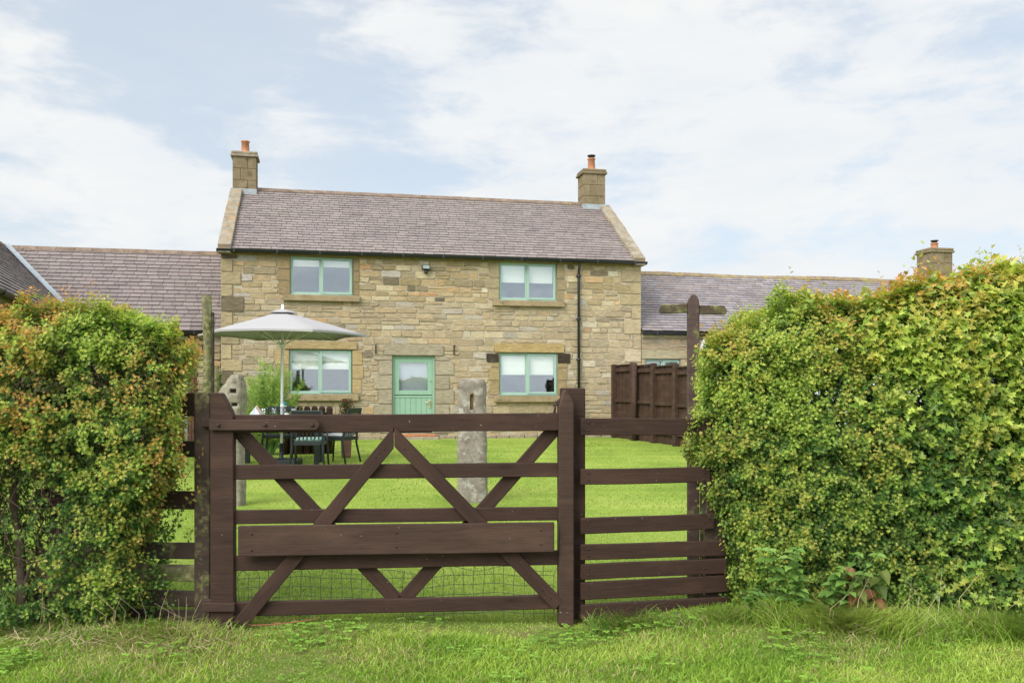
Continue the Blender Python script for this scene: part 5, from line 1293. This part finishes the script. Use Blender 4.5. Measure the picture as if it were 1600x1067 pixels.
# ------------------------------------------------------------------ grass
def blades(name, X, Y, H, Wd_, lean, cols, seed, label=None, kind='stuff', cat='grass', parent=None):
    r = np.random.default_rng(seed); n = len(X); Z = gz(X, Y) - .004; a = r.uniform(0, 6.283, n); fa = r.uniform(0, 6.283, n)
    wx, wy = np.cos(a) * Wd_ / 2, np.sin(a) * Wd_ / 2; lx, ly = np.cos(fa) * lean * H, np.sin(fa) * lean * H
    V = np.zeros((n, 7, 3))
    for i, (t, ww) in enumerate(((0, 1), (.4, .85), (.75, .55))):
        for j, sg in enumerate((-1, 1)): V[:, 2 * i + j] = np.stack([X + lx * t * t + sg * wx * ww, Y + ly * t * t + sg * wy * ww, Z + H * t * (1 - .25 * lean * t)], 1)
    V[:, 6] = np.stack([X + lx, Y + ly, Z + H * (1 - .35 * lean)], 1); b = (np.arange(n) * 7)[:, None]
    q = np.concatenate([b + np.array([0, 1, 3, 2]), b + np.array([2, 3, 5, 4])], 1).ravel(); t3 = (b + np.array([4, 5, 6])).ravel()
    L = np.concatenate([q, t3]); S = np.concatenate([np.arange(2 * n) * 4, 8 * n + np.arange(n) * 3]); T = np.concatenate([np.full(2 * n, 4), np.full(n, 3)])
    me = np_mesh(name, V.reshape(-1, 3), L, S, T, np.repeat(cols, 7, 0)); o = link(name, me, BLADE, parent)
    if label: tag(o, label, cat, kind=kind)
    return o
def gcols(X, Y, r, base=((.10, .21, .025), (.17, .31, .035), (.26, .38, .06)), dry=0.0, sc_=1.0):
    n = len(X); t = np.clip(.5 + vnoise(X, Y, 3.4 * sc_, 5) * .38 + vnoise(X, Y, .9 * sc_, 6) * .36 + r.normal(size=n) * .18, 0, 1)[:, None]; b = np.array(base)
    c = np.where(t < .5, b[0] + (b[1] - b[0]) * t * 2, b[1] + (b[2] - b[1]) * (t * 2 - 1)); dr = (r.random(n) < dry)[:, None]
    return np.where(dr, np.array([.36, .29, .15]) * r.uniform(.6, 1.15, (n, 1)), c) * r.uniform(.85, 1.12, (n, 1))
# lawn, thinning with distance
r = rng; n = 210000; u = r.random(n); Y = 5.15 + 16.3 * u ** 1.75; X = r.uniform(-1, 1, n) * (Y * .62 + .8) ; 
H = r.uniform(.014, .034, n) * (1 + .25 * vnoise(X, Y, 1.5, 9)); H = np.clip(H, .01, .05); dn = Y / 5.2
blades('lawn_grass', X, Y, H, r.uniform(.0025, .0045, n) * dn ** .8, r.uniform(.2, .9, n), gcols(X, Y, r, ((.175, .27, .040), (.255, .36, .058), (.36, .43, .095)), .02), 1, 'short bright green mown lawn in front of the cottage')
# rough verge in the foreground
n = 120000; Y = r.uniform(3.4, 5.3, n); X = r.uniform(-3.2, 3.6, n) * (.55 + .09 * Y); tall = np.clip(vnoise(X, Y, 5, 3) * .5 + .5, 0, 1)
dryf = np.clip(.07 + .62 * np.exp(-((X + 1.75) / .75) ** 2 - ((Y - 4.55) / .40) ** 2) + .35 * np.exp(-((X - 1.35) / .6) ** 2 - ((Y - 4.6) / .3) ** 2) + .16 * vnoise(X, Y, 6, 8), 0.0, .8)
H = r.uniform(.02, .055, n) * (.45 + 1.0 * tall) * (1 - .1 * dryf) * np.where(Y < 4.78, 1, np.where((X > -1.6) & (X < .3), .38, .8)); C = gcols(X, Y, r, ((.17, .30, .034), (.30, .45, .055), (.46, .55, .12)), 0.0, 1.4); dm = (r.random(n) < dryf * .95)[:, None]
C = np.where(dm, np.array([.50, .43, .20]) * r.uniform(.6, 1.15, (n, 1)), C)
blades('verge_grass', X, Y, H, r.uniform(.003, .006, n), r.uniform(.3, 1.25, n), C, 2, 'rough mixed green and dry grass in front of the gate')
# long grass along the hedge feet and the posts
def long_grass(n, xa, xb, yfun, sp, hmin, hmax, seed, label, dry=.12):
    r = np.random.default_rng(seed); X = r.uniform(xa, xb, n); Y = np.array([yfun(v) for v in X]) + r.normal(size=n) * sp; H = r.uniform(hmin, hmax, n) * (.6 + .5 * np.clip(vnoise(X, Y, 4, seed) + .5, 0, 1))
    blades('long_grass', X, Y, H, r.uniform(.004, .008, n), r.uniform(.4, 1.3, n), gcols(X, Y, r, ((.12, .22, .03), (.22, .34, .045), (.36, .44, .09)), dry), seed, label)
long_grass(12000, 1.35, 3.3, lambda x: 4.93 - .21 * (x - 1.1), .10, .05, .19, 31, 'long uncut grass along the foot of the right hedge')
long_grass(2600, .42, 1.5, lambda x: 4.98, .09, .05, .14, 32, 'tufty grass under the right hand rail fence', .2)
long_grass(3000, -3.2, -1.45, lambda x: 4.72, .12, .04, .12, 33, 'scrubby grass along the foot of the left hedge', .35)
def dry_stalks():
    r = random.Random(6); bm = bmesh.new()
    for (xa, xb, ya, yb, n, hh) in ((-2.75, -1.5, 4.45, 4.85, 110, .03), (1.5, 3.0, 4.55, 4.9, 60, .03), (-2.6, -1.7, 4.7, 4.85, 22, .25), (1.5, 3.0, 4.7, 4.95, 26, .3)):
        for _ in range(n):
            x, y = r.uniform(xa, xb), r.uniform(ya, yb); a = r.uniform(0, 6.28); L = r.uniform(.06, .22); z = g1(x, y)
            if hh < .1: p = [(x, y, z + .015 + r.uniform(0, .02)), (x + math.cos(a) * L * .5, y + math.sin(a) * L * .5, z + .03 + r.uniform(0, hh)), (x + math.cos(a) * L, y + math.sin(a) * L, z + .02)]
            else: h = r.uniform(.6, 1.1) * hh; p = [(x, y, z), (x + .02, y, z + h * .5), (x + r.uniform(-.12, .12), y - r.uniform(0, .1), z + h)]
            add_tube(bm, p, [.0016, .0014, .0007], 3, False)
    o = from_bm('dry_stalks', bm, simple('straw', (.42, .34, .20), .9, var=.3)); tag(o, 'loose pale straw stalks lying along the hedge feet', 'straw', kind='stuff')
dry_stalks()
# ------------------------------------------------------------------ weeds
def broad_plant(name, label, x, y, n, H, lsize, shape, cols, seed, spread=.09, droop=.35):
    r = np.random.default_rng(seed); gb = g1(x, y); o = empty(name, (x, y, gb)); tag(o, label, 'plant'); P, A, U_, S_, C_ = [], [], [], [], []; bm = bmesh.new()
    for i in range(n):
        sx, sy = r.normal() * spread, r.normal() * spread * .5; h = H * r.uniform(.65, 1.05); lx = sx * 1.6; top = Vector((sx + lx * .5, sy - .05, h)); b = Vector((sx * .5, sy * .5, -.02)); add_tube(bm, [b, b.lerp(top, .5) + Vector((0, .01, .02)), top], [.004, .003, .002], 5, False)
        for k in range(6):
            f = .35 + .65 * k / 5; q = b.lerp(top, f); a0 = k * 1.57 + r.uniform(0, 1)
            for s in (0, math.pi):
                a = a0 + s; P.append((q.x, q.y, q.z)); A.append((math.cos(a), math.sin(a) - .25, .1)); U_.append((0, -.35, 1)); S_.append(lsize * r.uniform(.7, 1.2) * (1.15 - .5 * abs(f - .7))); C_.append(np.array(cols[r.integers(len(cols))]) * r.uniform(.8, 1.2))
    pt = leaves_mesh(np.array(P), np.array(A), np.array(U_), np.array(S_), np.array(C_), shape, .2, droop); merge_leaf('foliage', [pt], LEAF, o); from_bm('stems', bm, simple('green_stem', (.08, .14, .04), .8), o); return o
NET = np.array([(0, 0), (.08, .27), (.30, .36), (.45, .32), (.60, .25), (.80, .13), (1.0, 0)])
def X_(px, Y): return (px - CX) / F * Y
broad_plant('nettle', 'clump of green nettles with toothed leaves at the foot of the right hedge', X_(1262, 4.90), 4.90, 13, .40, .056, NET, [(.14, .26, .055), (.18, .32, .07), (.23, .38, .09)], 3, .085)
broad_plant('nettle', 'smaller darker nettle between the fence end and the big nettle clump', X_(1195, 5.0), 5.0, 6, .14, .045, NET, [(.10, .20, .045), (.13, .25, .06)], 4, .07)
broad_plant('dock', 'dock plant with broad leaves turning red right of the nettles', X_(1345, 4.93), 4.93, 3, .30, .075, OVAL, [(.16, .20, .05), (.30, .14, .07), (.12, .18, .05)], 5, .05, .8)
def fennel():
    Y = 17.0; x = X_(418, Y); o = empty('fennel', (x, Y, g1(x, Y))); tag(o, 'feathery bright green fennel plant behind the garden table', 'plant'); r = np.random.default_rng(9); P0, P1, P = [], [], []
    bm = bmesh.new()
    for i in range(72):
        a = r.uniform(0, 6.28); sp = r.uniform(.05, .72); H = r.uniform(.85, 1.75) * (1.1 - .35 * sp); top = Vector((math.cos(a) * sp, math.sin(a) * sp * .6, H)); b = Vector((math.cos(a) * .1, math.sin(a) * .08, 0)); mid = b.lerp(top, .55) + Vector((0, 0, .1)); add_tube(bm, [b, mid, top], [.007, .005, .002], 4, False)
        for k in range(130):
            f = r.uniform(.2, 1); q = b.lerp(mid, f / .55) if f < .55 else mid.lerp(top, (f - .55) / .45); d_ = Vector(r.normal(size=3)); d_.z = abs(d_.z) * .9; d_.normalize(); L = r.uniform(.05, .17); e = q + d_ * L; P0.append(q); P1.append(e)
            for j in range(2): g = q.lerp(e, r.uniform(.4, .9)); P0.append(g); P1.append(g + Vector(r.normal(size=3)).normalized() * L * .45)
    V, idx = cones_mesh(np.array(P0), np.array(P1), np.full(len(P0), .0042)); m = len(idx) // 3; cc = np.array([.42, .60, .13]) * r.uniform(.7, 1.4, (len(P0), 1)); me = np_mesh('foliage', V, idx, np.arange(m) * 3, np.full(m, 3), np.repeat(cc, 4, 0)); link('foliage', me, LEAF, o); from_bm('stems', bm, simple('fennel_stem', (.13, .24, .06), .7), o)
fennel()
def shrub(px, Y, H, wd, label, seed, n=1600, cols=((.06, .14, .03), (.12, .24, .04), (.17, .30, .05))):
    r = np.random.default_rng(seed); x = X_(px, Y); o = empty('garden_plant', (x, Y, g1(x, Y))); tag(o, label, 'plant'); z = r.random(n) * H; a = r.uniform(0, 6.28, n); rr = wd * np.sqrt(r.random(n)) * (1 - .5 * z / H)
    P = np.stack([np.cos(a) * rr, np.sin(a) * rr, z], 1); A = np.stack([np.cos(a), np.sin(a), r.uniform(.2, 1.2, n)], 1); pt = leaves_mesh(P, A, r.normal(size=(n, 3)) + np.array([0, 0, 1.]), np.full(n, .055) * r.uniform(.6, 1.3, n), np.array(cols)[r.integers(0, len(cols), n)] * r.uniform(.8, 1.2, (n, 1)), OVAL); merge_leaf('foliage', [pt], LEAF, o)
    bm = bmesh.new()
    for i in range(8): add_tube(bm, [(0, 0, 0), (r.normal() * wd * .4, r.normal() * wd * .4, H * .9)], [.006, .002], 4, False)
    from_bm('stems', bm, TWIG, o)
shrub(336, 16.5, 1.5, .16, 'thin upright green shrub between the mossy post and the stone post', 5)
shrub(400, 18.6, .55, .5, 'low dark green plants at the foot of the cottage wall behind the table', 6, 2200)
def clover():
    r = np.random.default_rng(77); n = 5200; Y = r.uniform(3.5, 5.1, n); X = r.uniform(-2.9, 3.1, n); k = vnoise(X, Y, 4.5, 41) + .35 * r.normal(size=n) > .55; X, Y = X[k], Y[k]; m = len(X); P, A, U_, S_, C_ = [], [], [], [], []
    hz_ = gz(X, Y) + r.uniform(.018, .05, m); a0 = r.uniform(0, 6.28, m); c = np.array([.22, .38, .055]) * r.uniform(.7, 1.3, (m, 1)); sz = r.uniform(.012, .026, m)
    for j in range(3): a = a0 + j * 2.09; P.append(np.stack([X, Y, hz_], 1)); A.append(np.stack([np.cos(a), np.sin(a), .15 + 0 * a], 1)); U_.append(np.tile([0, -.2, 1.], (m, 1))); S_.append(sz); C_.append(c)
    sh = np.array([(0, 0), (.25, .22), (.55, .42), (.85, .36), (1.0, .15), (.95, .05), (.93, 0)]); pt = leaves_mesh(*[np.concatenate(q) for q in (P, A, U_, S_, C_)], sh, .2, .2)
    o = merge_leaf('clover', [pt], LEAF, None); tag(o, 'patches of low green clover and weeds in the rough grass before the gate', 'weeds', kind='stuff')
clover()
def red_twigs():
    bm = bmesh.new(); r = random.Random(3); x0, y0 = X_(398, 4.95), 4.9
    p = [Vector((x0 + .32 * t, y0 - .03 * math.sin(t * 3) + .05 * t, .035 + .02 * t)) for t in (0, .25, .5, .75, 1)]; add_tube(bm, p, .003, 5)
    for q in p: add_tube(bm, [q, q + Vector((r.uniform(-.05, .06), r.uniform(-.05, .02), r.uniform(0, .03)))], [.002, .001], 4)
    o = from_bm('fallen_twig', bm, simple('red_twig', (.28, .10, .06), .9)); tag(o, 'reddish dry twig lying on the grass below the gate', 'twig')
red_twigs()
print('script done')
